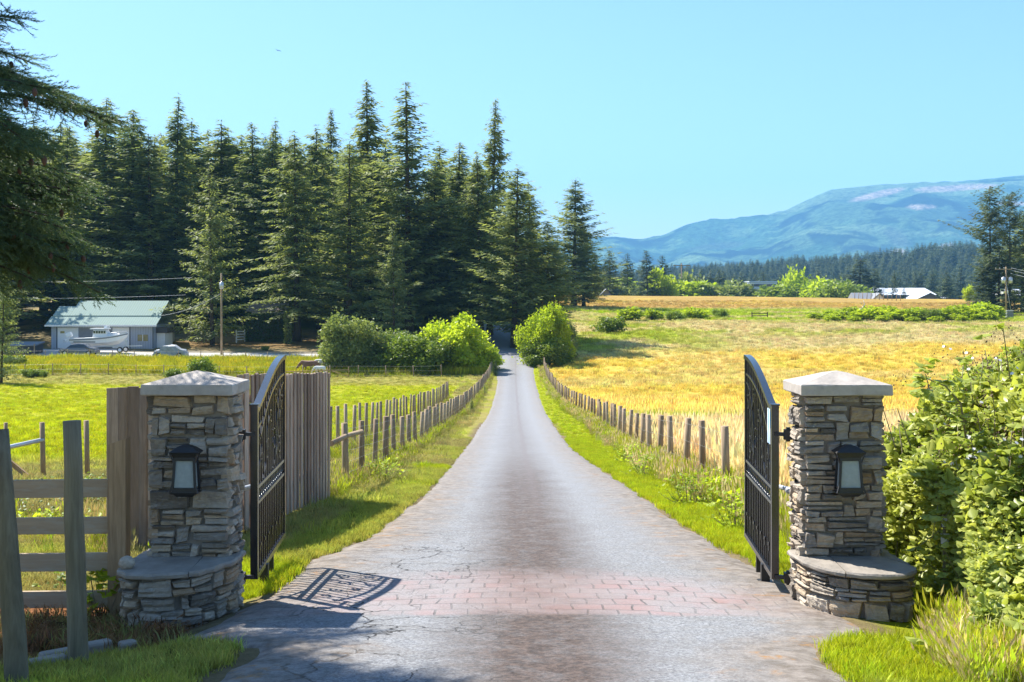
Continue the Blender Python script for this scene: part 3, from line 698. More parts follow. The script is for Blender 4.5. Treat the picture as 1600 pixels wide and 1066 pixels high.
    zs = .385
    def fb(u, v, d): p, nn = path(u); return Vector((p.x + nn.x * d, p.y + nn.y * d, v))
    bw = MB(); stone_face(bw, fb, cum[-1], -.32, zs - .055, seed + 9, .03, .55)
    bw.build('bench_stonework', M['stone'], root)
    bc = MB(); inner = [fb(cum[-1] * k / 30, 0, -.035) for k in range(31)]
    poly = [(p.x, p.y) for p in inner] + [(mir * (hw - .02), hd * .3), (mir * (-hw - .02), hd * .3), ]
    bc.prism(poly, -.32, zs - .07, lambda u, v, w: Vector((u, v, w))); bc.build('bench_core', M['mortar'], root)
    # ledge slabs: three flagstones following the curve, butted
    sl_ = MB(); cuts = [0, .30, .62, 1.0]; qq = random.Random(seed + 4)
    for a, b in zip(cuts[:-1], cuts[1:]):
        L = cum[-1]; th = .046 + qq.uniform(-.006, .012)
        us = [L * (a + (b - a) * k / 12) for k in range(13)]; us[0] += .004; us[-1] -= .004
        jt = [qq.uniform(-.016, .012) for _ in us]
        out = [fb(u, 0, .05 + j) for u, j in zip(us, jt)]
        cin = []
        for u in us:
            p, nn = path(u); x = max(-hw + .01, min(hw - .01, p.x)); y = max(-hd + .01, min(hd, p.y))
            if abs(p.x) > hw - .02 and p.y > -hd: cin.append(Vector((math.copysign(hw - .03, p.x), p.y)))
            else: cin.append(Vector((x, -hd + .01)))
        vs = []; m_ = len(us)
        for z, ins in ((zs - th, 0.012), (zs - th + .01, 0), (zs - .014, -.002), (zs, .012)):
            for k in range(m_): o_ = out[k]; c_ = cin[k]; dr = Vector((c_.x - o_.x, c_.y - o_.y, 0)); dr = dr.normalized() if dr.length > 0 else dr; vs.append(Vector((o_.x, o_.y, z + qq.uniform(-.003, .003))) + dr * (ins + qq.uniform(-.003, .003)))
        for k in range(m_): vs.append(Vector((cin[k].x, cin[k].y, zs + .006)))
        for k in range(m_): vs.append(Vector((cin[k].x, cin[k].y, zs - th)))
        fs = []
        for r in range(4):
            for k in range(m_ - 1): fs.append((r * m_ + k, r * m_ + k + 1, (r + 1) * m_ + k + 1, (r + 1) * m_ + k))
        for k in range(m_ - 1): fs.append((k, k + 1, 5 * m_ + k + 1, 5 * m_ + k))
        fs += [(0, m_, 2 * m_, 3 * m_, 4 * m_, 5 * m_), tuple(r * m_ + m_ - 1 for r in (5, 4, 3, 2, 1, 0))]
        sl_.add(vs, fs, qq.random())
    sl_.build('ledge_slab', M['slab'], root)
    return root
pl = pillar(-2.585, 1, 11, 'left stone gate pillar with curved bench holding a round rock')
pr = pillar(2.66, -1, 45, 'right stone gate pillar with curved bench, beside the brambles')

def lantern(cx, label):
    r = empty('wall_lantern', (cx, 9.72, 1.10)); r.scale = (.78, .80, .90); tag(r, label, 'lantern', 'lanterns on the gate pillars')
    h = MB()
    h.box((0, .03, .0), (.10, .05, .34), tint=.5, bev=.008)                       # back plate
    # roof: flared
    def frus(z0, w0, d0, z1, w1, d1, yc=-.06):
        vs = []
        for z, w, d in ((z0, w0, d0), (z1, w1, d1)):
            for sx, sy in ((-1, -1), (1, -1), (1, 1), (-1, 1)): vs.append((sx * w / 2, yc + sy * d / 2, z))
        h.add(vs, [(0, 3, 2, 1), (4, 5, 6, 7), (0, 1, 5, 4), (1, 2, 6, 5), (2, 3, 7, 6), (3, 0, 4, 7)])
    frus(.165, .30, .20, .205, .17, .12); frus(.205, .17, .12, .225, .06, .06); frus(.155, .29, .19, .165, .30, .20); frus(.115, .21, .15, .155, .27, .18)
    frus(-.20, .26, .19, -.185, .27, .20); frus(-.185, .245, .185, -.165, .24, .18); frus(-.225, .16, .12, -.20, .22, .16)
    for sx in (-1, 1):
        h.bar((sx * .115, -.145, -.17), (sx * .095, -.125, .12), .022, .022); h.bar((sx * .115, .02, -.17), (sx * .095, .0, .12), .022, .022)
        h.bar((sx * .105, -.128, .07), (sx * .142, -.150, .158), .014, .014); h.bar((sx * .117, -.146, -.12), (sx * .142, -.160, -.19), .014, .014)
    h.bar((-.10, -.127, .105), (.10, -.127, .105), .02, .03); h.bar((-.11, -.145, -.158), (.11, -.145, -.158), .02, .03)
    h.build('housing', M['blackm'], r)
    g = MB(); vs = [(-.104, -.136, -.145), (.104, -.136, -.145), (.088, -.118, .092), (-.088, -.118, .092), (-.104, .0, -.145), (.104, .0, -.145), (.088, -.01, .092), (-.088, -.01, .092)]
    g.add(vs, [(0, 1, 2, 3), (4, 7, 6, 5), (0, 4, 5, 1), (3, 2, 6, 7), (0, 3, 7, 4), (1, 5, 6, 2)]); g.build('glass', M['lampglass'], r)
    return r
lantern(-2.575, 'black wall lantern with frosted glass on the left stone pillar').location.y = 9.655
lantern(2.66, 'black wall lantern with frosted glass on the right stone pillar').location.y = 9.655

rk = MB(); rk.ellipsoid((0, 0, 0), (.062, .055, .052), 18, 12, jit=.05, seed=4)
o = rk.build('round_rock', M['pebble']); o.location = (-2.95, 9.32, .432); tag(o, 'rough round fist-sized rock resting on the left pillar bench', 'rock')

# ------------------------------------------------------------------ iron gates
def gate(hx, lx, sgn, label):
    """hinge at (hx,10.32), leading edge (lx,12.3). local: u along leaf, z up"""
    hp = Vector((hx, 10.32, 0)); le = Vector((lx, 12.28, 0)); L = (le - hp).length; d = (le - hp).normalized()
    r = empty('iron_gate', hp, math.atan2(d.y, d.x)); tag(r, label, 'gate', 'pair of open black driveway gates')
    zb, zm0, zm1, zh, zl = .085, .70, .835, 1.50, 1.875
    fr = MB(); T = .045
    fr.box((0.03, 0, (zb + zh) / 2 + .02), (.062, .062, zh - zb + .06)); fr.box((.03, 0, zh + .055), (.078, .078, .012)); fr.box((L - .02, 0, (zb + zl) / 2 - .01), (T, T, zl - zb))
    fr.bar((.06, 0, zb), (L, 0, zb), .05, .045)
    def top(u): t = u / L; return zh + .0 + (zl - zh) * math.sin(min(1, max(0, (t - .02) / .98)) * math.pi / 2) ** 1.15
    n = 22; P0 = [Vector((.06 + (L - .06) * k / n, 0, top(.06 + (L - .06) * k / n))) for k in range(n + 1)]
    def strip(pts, w, h, mb):
        vs = []; m_ = len(pts)
        for i, p in enumerate(pts):
            dd = (pts[min(i + 1, m_ - 1)] - pts[max(i - 1, 0)]).normalized(); nn = Vector((-dd.z, 0, dd.x))
            for a, b in ((-1, -1), (1, -1), (1, 1), (-1, 1)): vs.append(p + Vector((0, a * w / 2, 0)) + nn * (b * h / 2))
        fs = [(0, 1, 2, 3), tuple((m_ - 1) * 4 + k for k in (3, 2, 1, 0))]
        for i in range(m_ - 1):
            for k in range(4): k2 = (k + 1) % 4; fs.append((i * 4 + k, i * 4 + k2, i * 4 + 4 + k2, i * 4 + 4 + k))
        mb.add(vs, fs)
    strip(P0, .062, .04, fr)
    fr.build('frame', M['black'], r)
    rails = MB(); rails.bar((.06, 0, zm0), (L - .04, 0, zm0), .034, .026); rails.bar((.06, 0, zm1), (L - .04, 0, zm1), .034, .026)
    def arc(u): return top(u) - .17 - .26 * (1 - min(1, u / (L * .55))) ** 2
    rails.bar((.06, 0, zh - .18), (.34, 0, zh - .12), .03, .022)
    strip([Vector((.30 + (L - .33) * k / 20, 0, arc(.30 + (L - .33) * k / 20) - .0)) for k in range(21)], .034, .022, rails)
    rails.build('rails', M['black'], r)
    nb = 15
    for k in range(1, nb):
        u = .06 + (L - .08) * k / nb; pk = MB(); tall = k % 2 == 0
        pk.bar((u, 0, zb), (u, 0, zm0), .016); pk.bar((u, 0, zm1), (u, 0, (top(u) - .01)), .016)
        if tall: 
            pk.box((u, 0, zb + .23), (.034, .034, .03)); pk.box((u, 0, zb + .19), (.024, .024, .05))
        pk.build('picket', M['black'], r)
    rg = MB()
    nr = 17
    for k in range(nr):
        u = .10 + (L - .18) * k / (nr - 1); c = Vector((u, 0, (zm0 + zm1) / 2)); rg.tube([c + Vector((.048 * math.cos(a), 0, .05 * math.sin(a))) for a in [2 * math.pi * j / 12 for j in range(13)]], .006, 5, cap=False)
    rg.build('ring_band', M['black'], r)
    sc = MB()
    def spiral(c, r0, r1, a0, turns, fl=1, n=26):
        return [Vector((c[0] + fl * (r0 + (r1 - r0) * t) * math.cos(a0 + 2 * math.pi * turns * t), 0, c[1] + (r0 + (r1 - r0) * t) * math.sin(a0 + 2 * math.pi * turns * t))) for t in [i / n for i in range(n + 1)]]
    flat = lambda pts, w=.022, h=.008: strip(pts, w, h, sc)
    for cu, cz, s, f in ((.42, 1.02, .085, 1), (.78, 1.08, .11, -1), (1.22, 1.12, .12, 1), (1.62, 1.02, .10, -1), (1.78, 1.42, .09, 1), (1.35, 1.52, .08, -1), (.30, 1.22, .06, -1), (1.0, 1.36, .07, 1)):
        flat(spiral((cu, cz), .012, s, 0, 1.35, f))
    def S(p, q_, b): return [Vector((p[0] + (q_[0] - p[0]) * t + b * math.sin(2 * math.pi * t), 0, p[1] + (q_[1] - p[1]) * t)) for t in [i / 24 for i in range(25)]]
    flat(S((.5, .86), (1.0, 1.42), .08)); flat(S((1.7, .86), (1.25, 1.55), -.10)); flat(S((1.15, .86), (1.9, 1.5), .07)); flat(S((.25, .88), (.45, 1.3), -.05))
    flat([Vector((L - .06 - .62 * math.sin(t * math.pi / 2), 0, 1.62 - .74 * (1 - math.cos(t * math.pi / 2)) )) for t in [i / 20 for i in range(21)]], .03, .012)
    sc.build('scrollwork', M['black'], r)
    lg = MB(); gl = gz(hp.x + d.x * .62, hp.y + d.y * .62)
    lg.box((.62, 0, (gl + zb) / 2 - .03), (.075, .075, zb - gl + .04), tint=.5); lg.box((.62, 0, gl + .012), (.16, .13, .02)); lg.build('stop_post', M['blackm'], r); lg = MB(); lg.box((1.05, 0, zb - .10), (.05, .05, .16)); lg.build('drop_bolt', M['blackm'], r)
    pxm = Vector((sgn * .22, -.10, 0)); inv = Matrix.Rotation(-math.atan2(d.y, d.x), 4, 'Z'); q = inv @ pxm
    for zz in (1.31, .10):
        hg = MB()
        hg.bar((0.0, 0, zz), (q.x, q.y, zz), .035, .03); hg.box((q.x * .45, q.y * .45, zz), (.07, .07, .085)); hg.tube([(q.x * .45, q.y * .45, zz - .06), (q.x * .45, q.y * .45, zz + .06)], .018, 8)
        hg.box((q.x, q.y, zz), (.03, .12, .16))
        hg.build('hinge', M['blackm'], r)
    ar = MB(); a_ = inv @ Vector((sgn * .24, .05, .76)); ar.tube([(a_.x, a_.y, .80), (.55, sgn * -.07, .79)], .020, 10); ar.tube([(.05 + a_.x, a_.y, .80), (.25, a_.y * .6, .795)], .03, 10)
    ar.build('opener_arm', M['galv'], r)
    return r, L
gate(-2.19, -2.31, -1, 'open black iron gate leaf hinged on the left pillar')
rg_, L_ = gate(2.235, 2.37, 1, 'open black iron gate leaf hinged on the right pillar with blue sticker sign')
# small blue and white sign on the right gate
def m_sign():
    m = N('blue_white_sign'); v = m.coord(); w = m.n('ShaderNodeTexWave'); w.inputs['Scale'].default_value = 3.2; w.inputs['Distortion'].default_value = 5; w.inputs['Detail'].default_value = 1; m.l(v, w.inputs[0])
    m.col(m.ramp(w.outputs['Fac'], [(.42, (.02, .28, .62)), (.5, (.8, .84, .86))])); m.rough(.35); return m.m
sg = MB(); sg.box((0, 0, 0), (.16, .006, .30), bev=.002); o = sg.build('gate_sign', m_sign())
o.rotation_euler = rg_.rotation_euler; dd = Vector((math.cos(rg_.rotation_euler.z), math.sin(rg_.rotation_euler.z), 0)); o.location = rg_.location + dd * .17 + Vector((-.03, 0, 1.36)); tag(o, 'small blue and white sign fixed to the top of the right gate', 'sign')

# ------------------------------------------------------------------ tall board fence (left, curving)
pts = [(-4.38, 13.15), (-4.05, 13.25), (-3.7, 13.5), (-3.38, 14.1), (-3.22, 15.0), (-3.15, 16.8), (-3.06, 18.4), (-2.97, 19.95)]
def resample(pts, step):
    pts = [Vector((p[0], p[1])) for p in pts]; out = [pts[0]]; acc = 0
    d = []
    for a, b in zip(pts[:-1], pts[1:]):
        L = (b - a).length; t = step - acc
        while t <= L: out.append(a.lerp(b, t / L)); t += step
        acc = L - (t - step)
    return out
bp = resample(pts, .108)
bf = empty('board_fence', (-3.5, 15, gz(-3.5, 15))); tag(bf, 'tall curved screen of weathered vertical boards behind the left gate', 'fence')
q = random.Random(5); inv = Vector(bf.location)
bd = MB()
for k in range(len(bp) - 1):
    a, b = bp[k], bp[k + 1]; y = (a.y + b.y) / 2; dv = (b - a).normalized(); mid = (a + b) / 2; nn = Vector((-dv.y, dv.x))
    zt = np.interp(y, [13.15, 14.0, 14.8, 16.8, 19.9], [1.49, 1.50, 1.54, 1.43, 1.26]) + q.uniform(-.018, .018); zb = gz(mid.x, mid.y) + .05 + q.uniform(-.02, .03)
    off = q.uniform(.024, .034) if k % 2 else q.uniform(-.004, .004); w = .118 if not k % 2 else .132
    if k == 3: zb2 = zt - 1.0
    c = Vector((mid.x + nn.x * off, mid.y + nn.y * off, (zt + zb) / 2)) - inv
    bd.box(c, (w, .02, zt - zb), rot=(0, 0, math.atan2(dv.y, dv.x)), tint=q.random(), jit=.0015)
bd.build('boards', M['board'], bf)
for zoff in (.45, 1.2, 1.75):
    rb = MB()
    for a, b in zip(bp[:-4:4], bp[4::4]):
        za = np.interp(a.y, [13.15, 19.9], [1.49, 1.26]) - 1.95 + zoff; zb = np.interp(b.y, [13.15, 19.9], [1.49, 1.26]) - 1.95 + zoff
        n_ = Vector((-(b - a).y, (b - a).x)).normalized() * .05; rb.bar(Vector((a.x + n_.x, a.y + n_.y, za)) - inv, Vector((b.x + n_.x, b.y + n_.y, zb)) - inv, .04, .09, q.random())
    rb.build('backing_rail', M['board'], bf)
for k in (2, 12, 24, 38, len(bp) - 2):
    a = bp[k]; b = bp[k + 1]; n_ = Vector((-(b - a).y, (b - a).x)).normalized() * .12; g = gz(a.x, a.y)
    p = MB(); p.box(Vector((a.x + n_.x, a.y + n_.y, g + .72)) - inv, (.09, .09, 1.75), tint=.2, bev=.008); p.build('post', M['rail'], bf)

# ------------------------------------------------------------------ near left timber
def rpost(name, base, top, r0, r1, mat, label=None, cat='post', group=None, seed=0, parent=None, n=14, slope=.0):
    q = random.Random(seed); base = Vector(base); top = Vector(top); inv = base.copy() if parent is None else Vector(parent.location)
    m_ = 7; p = MB(); pts = [base.lerp(top, k / (m_ - 1)) + Vector((q.uniform(-.004, .004), q.uniform(-.004, .004), 0)) for k in range(m_)]
    rr = [(r0 + (r1 - r0) * k / (m_ - 1)) * q.uniform(.97, 1.03) for k in range(m_)]
    p.tube([x - inv for x in pts], rr, n, tint=q.random()); o = p.build(name, mat, parent)
    if parent is None: o.location = base; tag(o, label, cat, group)
    return o
rpost('round_post', (-2.80, 7.87, gz(-2.8, 7.87) - .25), (-2.86, 7.9, 1.66), .066, .058, M['postd'], 'leaning dark grey round post standing in the grass before the bench', seed=1)
rpost('round_post', (-2.80, 6.95, gz(-2.8, 6.95) - .3), (-3.02, 7.15, 1.68), .066, .06, M['postd'], 'leaning dark grey round post at the extreme left edge, nearest the camera', seed=2)
D0 = 9.9
rf = empty('rail_fence', (-4.2, D0, gz(-4.2, D0))); tag(rf, 'four-rail brown plank fence beside the left stone pillar', 'fence'); iv = Vector(rf.location)
for y0, y1 in ((751, 779), (810, 836), (866, 894), (925, 951)):
    z0 = HC - (y0 - HY) * D0 / F; z1 = HC - (y1 - HY) * D0 / F; p = MB()
    p.box(Vector(((-5.75 - 3.22) / 2, D0, (z0 + z1) / 2)) - iv, (2.53, .04, z0 - z1), rot=(0, -R(.6), 0), bev=.004); p.build('rail', M['rails'], rf)
p = MB(); x0, x1 = -3.27, -3.125; zt0, zt1 = 1.275, 1.325; zb = gz(-3.2, 9.9) - .2
vs = [(x0, 9.83, zb), (x1, 9.83, zb), (x1, 9.96, zb), (x0, 9.96, zb), (x0, 9.83, zt0), (x1, 9.83, zt1), (x1, 9.96, zt1), (x0, 9.96, zt0)]
p.add([Vector(v) - iv for v in vs], [(0, 3, 2, 1), (4, 5, 6, 7), (0, 1, 5, 4), (1, 2, 6, 5), (2, 3, 7, 6), (3, 0, 4, 7)], .5); p.build('end_post', M['rail'], rf)
p = MB(); p.box(Vector((-5.2, 9.98, .35)) - iv, (.12, .1, 1.6), bev=.01); p.build('post', M['rail'], rf)
# corner brace behind
D1 = 25.5
cb_ = empty('corner_brace', G(60, D1)); tag(cb_, 'corner fence posts with grey round rail and diagonal brown brace', 'fence brace'); iv = Vector(cb_.location)
def lp(mb, a, b, r, t=.4): mb.tube([Vector(a) - iv, Vector(b) - iv], r, 10, t)
for x, yt, yb in ((68, 660, 752), (137, 657, 750)):
    p = MB(); a = G(x, D1); lp(p, (a.x, a.y, a.z - .2), (a.x - .03, a.y, HC - (yt - HY) * D1 / F), .052); p.build('post', M['post'], cb_)
p = MB(); a = P(-60, 715, D1 - 1.2); b = P(68, 687, D1); lp(p, a, b, .045); p.build('top_rail', M['galv'], cb_)
p = MB(); p.bar(P(-4, 706, D1) - iv, P(56, 755, D1) - iv, .06, .09); p.build('brace', M['rail'], cb_)
p = MB(); a = G(9, 26.5); lp(p, (a.x, a.y, a.z), (a.x, a.y, a.z + 1.15), .04); p.build('thin_post', M['post'], cb_)

# edging stones + mulch lumps
q = random.Random(8)
for k, (x, y, w, lab) in enumerate(((152, 993, .20, 'pale edging stone touching the foot of the left pillar bench'), (200, 992, .12, 'small edging stone at the corner of the left bench'), (100, 1010, .32, 'long pale edging stone just behind the leaning round post'), (66, 1032, .30, 'pale edging stone nearest the camera at the left edge'))):
    D = (1.75 * F) / (y - 470 - 155); D = 8.45 - (y - 992) / 38 * .62; X = (x - 800) * D / F
    s = MB(); s.box((0, 0, 0), (w, .10, .09), bev=.02, jit=0); o = s.build('edging_stone', M['slab']); o.location = (X, D, gz(X, D) + .03); o.rotation_euler = (0, 0, R(40)); tag(o, lab, 'stone', 'edging stones by the left bench')

# ------------------------------------------------------------------ wire fences with posts
def polyfence(name, pts, spacing, h, r, label, mat, wires=5, seed=0, square=False, jit=.05, first_h=None, wire_r=.0022, cat='fence'):
    q = random.Random(seed); pp = resample(pts, spacing); base = Vector((pp[0].x, pp[0].y, gz(pp[0].x, pp[0].y)))
    root = empty(name, base); tag(root, label, cat); tops = []
    for k, p in enumerate(pp):
        g = gz(p.x, p.y); lx, ly = q.uniform(-jit, jit), q.uniform(-jit, jit); hh = h * q.uniform(.95, 1.05); rr = r * q.uniform(.85, 1.12)
        a = Vector((p.x, p.y, g - .15)); b = Vector((p.x + lx, p.y + ly, g + hh)); mb = MB()
        mb.tube([a - base, a.lerp(b, .5) - base, b - base], [rr * 1.05, rr, rr * .96], 8, q.random()); tops.append((a, b, rr))
        if k < 99: mb.build('post', mat, root)
        else:
            if k == 99: ex = MB()
            ex.v += [tuple(Vector(v)) for v in []]; mb.build('post', mat, root)
    if wires:
        w = MB()
        for j in range(wires):
            f = .12 + .80 * j / (wires - 1)
            for (a, b, r1), (c, d, r2) in zip(tops[:-1], tops[1:]):
                g1 = a + Vector((0, 0, .15)); g2 = c + Vector((0, 0, .15)); s = -1 if pts[0][0] < 0 else 1
                w.tube([g1.lerp(b, f) - base + Vector((r1 * -s, 0, 0)), (g1.lerp(b, f) + g2.lerp(d, f)) / 2 - base + Vector((r1 * -s, 0, -.01)), g2.lerp(d, f) - base + Vector((r2 * -s, 0, 0))], wire_r, 3, cap=False)
        if spacing < 3 and wire_r < .003:
            for (a, b, r1), (c, d, r2) in list(zip(tops[:-1], tops[1:]))[:16]:
                for t in np.arange(.08, 1, .13):
                    p0 = (a + Vector((0, 0, .15))).lerp(c + Vector((0, 0, .15)), t); p1 = b.lerp(d, t) * 1; p1 = p0.lerp(p1, .92); w.bar(p0 - base, p1 - base, .003)
        w.build('wire_mesh', M['wire'], root)
    return root
lf = polyfence('post_and_wire_fence', [(-3.0, 22.0), (-3.02, 45), (-2.95, 70), (-2.7, 95), (-2.05, 126)], 2.28, 1.2, .066, 'wire mesh fence with round grey posts nearest the driveway on its left', M['post'], 6, 1)
polyfence('post_and_wire_fence', [(-5.35, 27), (-5.05, 40), (-4.85, 65), (-4.7, 91)], 1.5, 1.42, .052, 'second line of thin grey fence posts bordering the bright green paddock', M['post'], 4, 2)
polyfence('post_and_wire_fence', [(3.53, 20), (3.52, 25), (3.6, 31), (3.8, 41), (4.0, 51), (4.1, 60), (3.85, 78), (3.55, 96), (3.42, 118), (3.35, 134)], 2.35, 1.24, .068, 'brown round post and wire fence along the right side of the driveway', M['post'], 4, 3, jit=.06)
polyfence('post_and_wire_fence', [(-62, 120.5), (-5.4, 120.5)], 2.75, 1.15, .045, 'low wire fence across the far end of the bright green paddock', M['post'], 3, 4, wire_r=.006, jit=.04)
polyfence('post_and_wire_fence', [(-60, 136.8), (-19, 136.8)], 2.5, 1.25, .045, 'wire fence along the near edge of the pale farm road', M['post'], 2, 5, wire_r=.006, jit=.04)
polyfence('post_fence', [(93, 330), (102.5, 318)], 1.3, 1.7, .09, 'short row of dark fence posts on the far orange crest', M['post'], 0, 6, jit=.1)
# round rails joining the first posts to the board fence
p = MB(); g0 = gz(-3, 20)
hr = empty('horizontal_fence_rail', (-3.0, 20.0, g0)); tag(hr, 'thick grey round rail tying the first fence posts to the board fence', 'fence rail'); iv = Vector(hr.location)
p.tube([Vector((-2.98, 20.05, gz(-3, 20) + .93)) - iv, Vector((-3.0, 22.0, gz(-3, 22) + 1.0)) - iv, Vector((-2.99, 24.2, gz(-3, 24.2) + 1.02)) - iv], .045, 10); p.build('rail', M['post'], hr)
LM = [(935, 'the lone crest conifer'), (960, 'the first pointed crest conifer'), (985, 'the second crest conifer'), (1012, 'the third crest conifer'), (1036, 'the golden-green narrow tree'), (1065, 'the far reddish pole'), (1095, 'the rounded dark conifer'), (1130, 'the pointed dark town conifer'), (1160, 'the left end of the office building'), (1187, 'the middle of the office building'), (1212, 'the right end of the office building'), (1243, 'the large yellow-green tree'), (1262, 'the thin white roof strip'), (1288, 'the small white block'), (1310, 'the dull green tree'), (1337, 'the left end of the small white house'), (1362, 'the small grey gable'), (1385, 'the left end of the white barn roof'), (1410, 'the very slim dark conifer'), (1440, 'the middle of the white barn roof'), (1465, 'the brown barn gable'), (1490, 'the small barn annex'), (1520, 'the tall right-hand conifers'), (1545, 'the forked right-hand conifer'), (1568, 'the right utility pole')]
_used = set()
def PL(x, what):
    rel = ['straight below', 'just left of', 'just right of', 'a little left of', 'a little right of', 'in front of']
    c = sorted(LM, key=lambda l: abs(l[0] - x))
    for l in c:
        d = x - l[0]; opts = ([rel[0], rel[5]] if abs(d) < 5 else []) + ([rel[2], rel[4]] if d > 0 else [rel[1], rel[3]])
        for r_ in opts:
            t = '%s %s %s' % (what, r_, l[1])
            if t not in _used and len(t.split()) <= 16: _used.add(t); return t
    return what
# ------------------------------------------------------------------ conifers
def conifer_arrays(seed, H, Rr, cb, shape='cone', dens=1.0, droop=.35, step=.33, ragged=.3, spray=.82, nper=5):
    q = np.random.default_rng(seed); V = []; T = []; limbs = []
    z = cb
    while z < H - .25:
        t = (z - cb) / (H - cb)
        if shape == 'cone': pr = (1 - t) ** .85 * (.75 + .25 * min(1, t * 8))
        elif shape == 'column': pr = min(1, (1 - t) * 1.9) ** .9 * (.8 + .2 * math.sin(t * 9 + seed))
        elif shape == 'spire': pr = (1 - t) ** .6 * .9 if t < .62 else (1 - .62) ** .6 * .62 * ((1 - t) / .38) ** .9
        elif shape == 'open': pr = (.55 + .45 * math.sin(t * 17 + 2)) if t < .35 else (.5 if t < .52 else 1.15 * (1 - (t - .52) / .5) ** .5)
        else: pr = math.sin(math.pi * min(1, .12 + .88 * (1 - t))) ** .6 if t > .3 else .95
        nb = int(q.integers(nper - 1, nper + 2)); a0 = q.uniform(0, 6.28)
        for b in range(nb):
            if q.random() > dens: continue
            a = a0 + 6.283 * b / nb + q.normal(0, .45); L = max(.10, Rr * pr * (1 - ragged + q.random() * ragged * 1.6) * (1.25 if q.random() < .06 else 1))
            up = .25 + .45 * t; zb = z + q.uniform(-.45, .45); ca, sa = math.cos(a), math.sin(a)
            tin = q.random()
            limbs.append((zb, a, L, up))
            s = .12 * L
            while s < L:
                f = s / L; zz = zb + up * s - droop * (s * s) / max(L, .5) * 1.1; bx, by = ca * s, sa * s
                w = spray * min(1, .40 + L / 2.2) * (1.15 - .55 * f) * (.75 + .5 * q.random()); 
                for k in range(4):
                    side = (k - 1.5) * .62 + q.normal(0, .28); da = a + side * (1.3 if f < .85 else 1); ln = w * q.uniform(.7, 1.3); wd = ln * q.uniform(.20, .34)
                    dx, dy = math.cos(da), math.sin(da); dz = -q.uniform(.05, .55) - droop * .4 + (.35 if f > .9 else 0)
                    o = np.array((bx + q.normal(0, .10), by + q.normal(0, .10), zz + q.normal(0, .10)))
                    d = np.array((dx, dy, dz)); d /= np.linalg.norm(d); sd_ = np.cross(d, (q.normal(0, .45), q.normal(0, .45), 1)); sd_ /= (np.linalg.norm(sd_) + 1e-9)
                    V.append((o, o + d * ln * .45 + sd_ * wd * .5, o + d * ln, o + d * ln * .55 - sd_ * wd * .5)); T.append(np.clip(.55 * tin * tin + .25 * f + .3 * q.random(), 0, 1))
                s += spray * .40
            # bare-ish inner growth near the stem
        z += step * (1 + .25 * q.random())
    V = np.array(V).reshape(-1, 3); n = len(V) // 4; Fq = np.arange(n * 4).reshape(n, 4); T = np.repeat(T, 4)
    return V, Fq, T, limbs
def trunk_mesh(name, H, r, limbs=(), mat=None, droop=.35, lean=0):
    mb = MB(); n = 9; pts = [(lean * (k / n) ** 2, 0, -.3 + (H - .2) * k / n) for k in range(n + 1)]
    rr = [r * (1.25 if k == 0 else 1) * (1 - .93 * k / n) for k in range(n + 1)]; mb.tube(pts, rr, 9, .5)
    for i, (zb, a, L, up) in enumerate(limbs):
        if i % 3: continue
        l2 = L * .7; mb.tube([(0, 0, zb), (math.cos(a) * l2 * .5, math.sin(a) * l2 * .5, zb + up * l2 * .5 - droop * .3 * l2 * .5), (math.cos(a) * l2, math.sin(a) * l2, zb + up * l2 - droop * l2 * .8)], [r * .16, r * .1, .01], 4, .4, cap=False)
    return mb.mesh(name, mat or M['bark'])
PROTO = {}
def make_conifer(key, seed, H, Rr, cb, **kw):
    V, Fq, T, limbs = conifer_arrays(seed, H, Rr, cb, **kw)
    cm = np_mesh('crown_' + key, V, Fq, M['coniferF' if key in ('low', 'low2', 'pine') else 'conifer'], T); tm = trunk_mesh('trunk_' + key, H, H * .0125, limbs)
    PROTO[key] = (H, tm, cm)
make_conifer('fir_a', 1, 28, 6.0, 1.4, shape='cone', ragged=.38, droop=.22)
make_conifer('fir_b', 2, 30, 5.3, 3.2, shape='column', ragged=.42, dens=.94, droop=.25)
make_conifer('fir_c', 3, 32, 7.0, 2.2, shape='spire', ragged=.5, dens=.95, droop=.25)
make_conifer('fir_d', 4, 26, 4.4, 2.0, shape='column', ragged=.35, droop=.22)
make_conifer('fir_e', 5, 32, 7.6, 3.0, shape='spire', ragged=.6, dens=.9, droop=.1, step=.40)
make_conifer('young', 6, 15, 4.0, .8, shape='cone', ragged=.35, droop=.18, step=.36, spray=.5)
make_conifer('spruce', 7, 30, 5.8, 1.5, shape='cone', ragged=.38, droop=.3)
make_conifer('fir_f', 12, 29, 5.6, 2.6, shape='cone', ragged=.65, dens=.9, droop=.12, step=.38)
make_conifer('fir_g', 13, 30, 5.0, 3.6, shape='column', ragged=.6, dens=.9, droop=.35, step=.36)
make_conifer('fir_h', 14, 27, 6.2, 2.8, shape='cone', ragged=.45, droop=.05, step=.36)
make_conifer('low', 8, 18, 4.2, .5, shape='cone', ragged=.35, spray=.9, step=.6, droop=.2)
make_conifer('low2', 9, 18, 3.8, .8, shape='column', ragged=.35, spray=.9, step=.6, droop=.2)
make_conifer('pine', 10, 23, 4.8, 1.0, shape='open', ragged=.6, dens=.8, droop=.05, step=.46, spray=.85, nper=6)
treeq = random.Random(77)
def tree(key, x, ytop, D, label, wr=1.0, group=None, name='conifer', cat='tree', X=None, h=None):
    H, tm, cm = PROTO[key]; b = G(x, D) if X is None else Vector((X, D, gz(X, D)))
    hh = (HC - (ytop - HY) * D / F - b.z) if h is None else h
    s = hh / H; e = empty(name, b, treeq.uniform(0, 6.28)); e.rotation_euler[0] = treeq.uniform(-.025, .025); e.rotation_euler[1] = treeq.uniform(-.025, .025); wr = wr * (1.48 if D < 300 and key != 'young' and key != 'pine' else 1.0)
    e.scale = (s * wr, s * wr, s); tag(e, label, cat, group)
    t = link('trunk', tm, e); c = link('crown', cm, e); return e
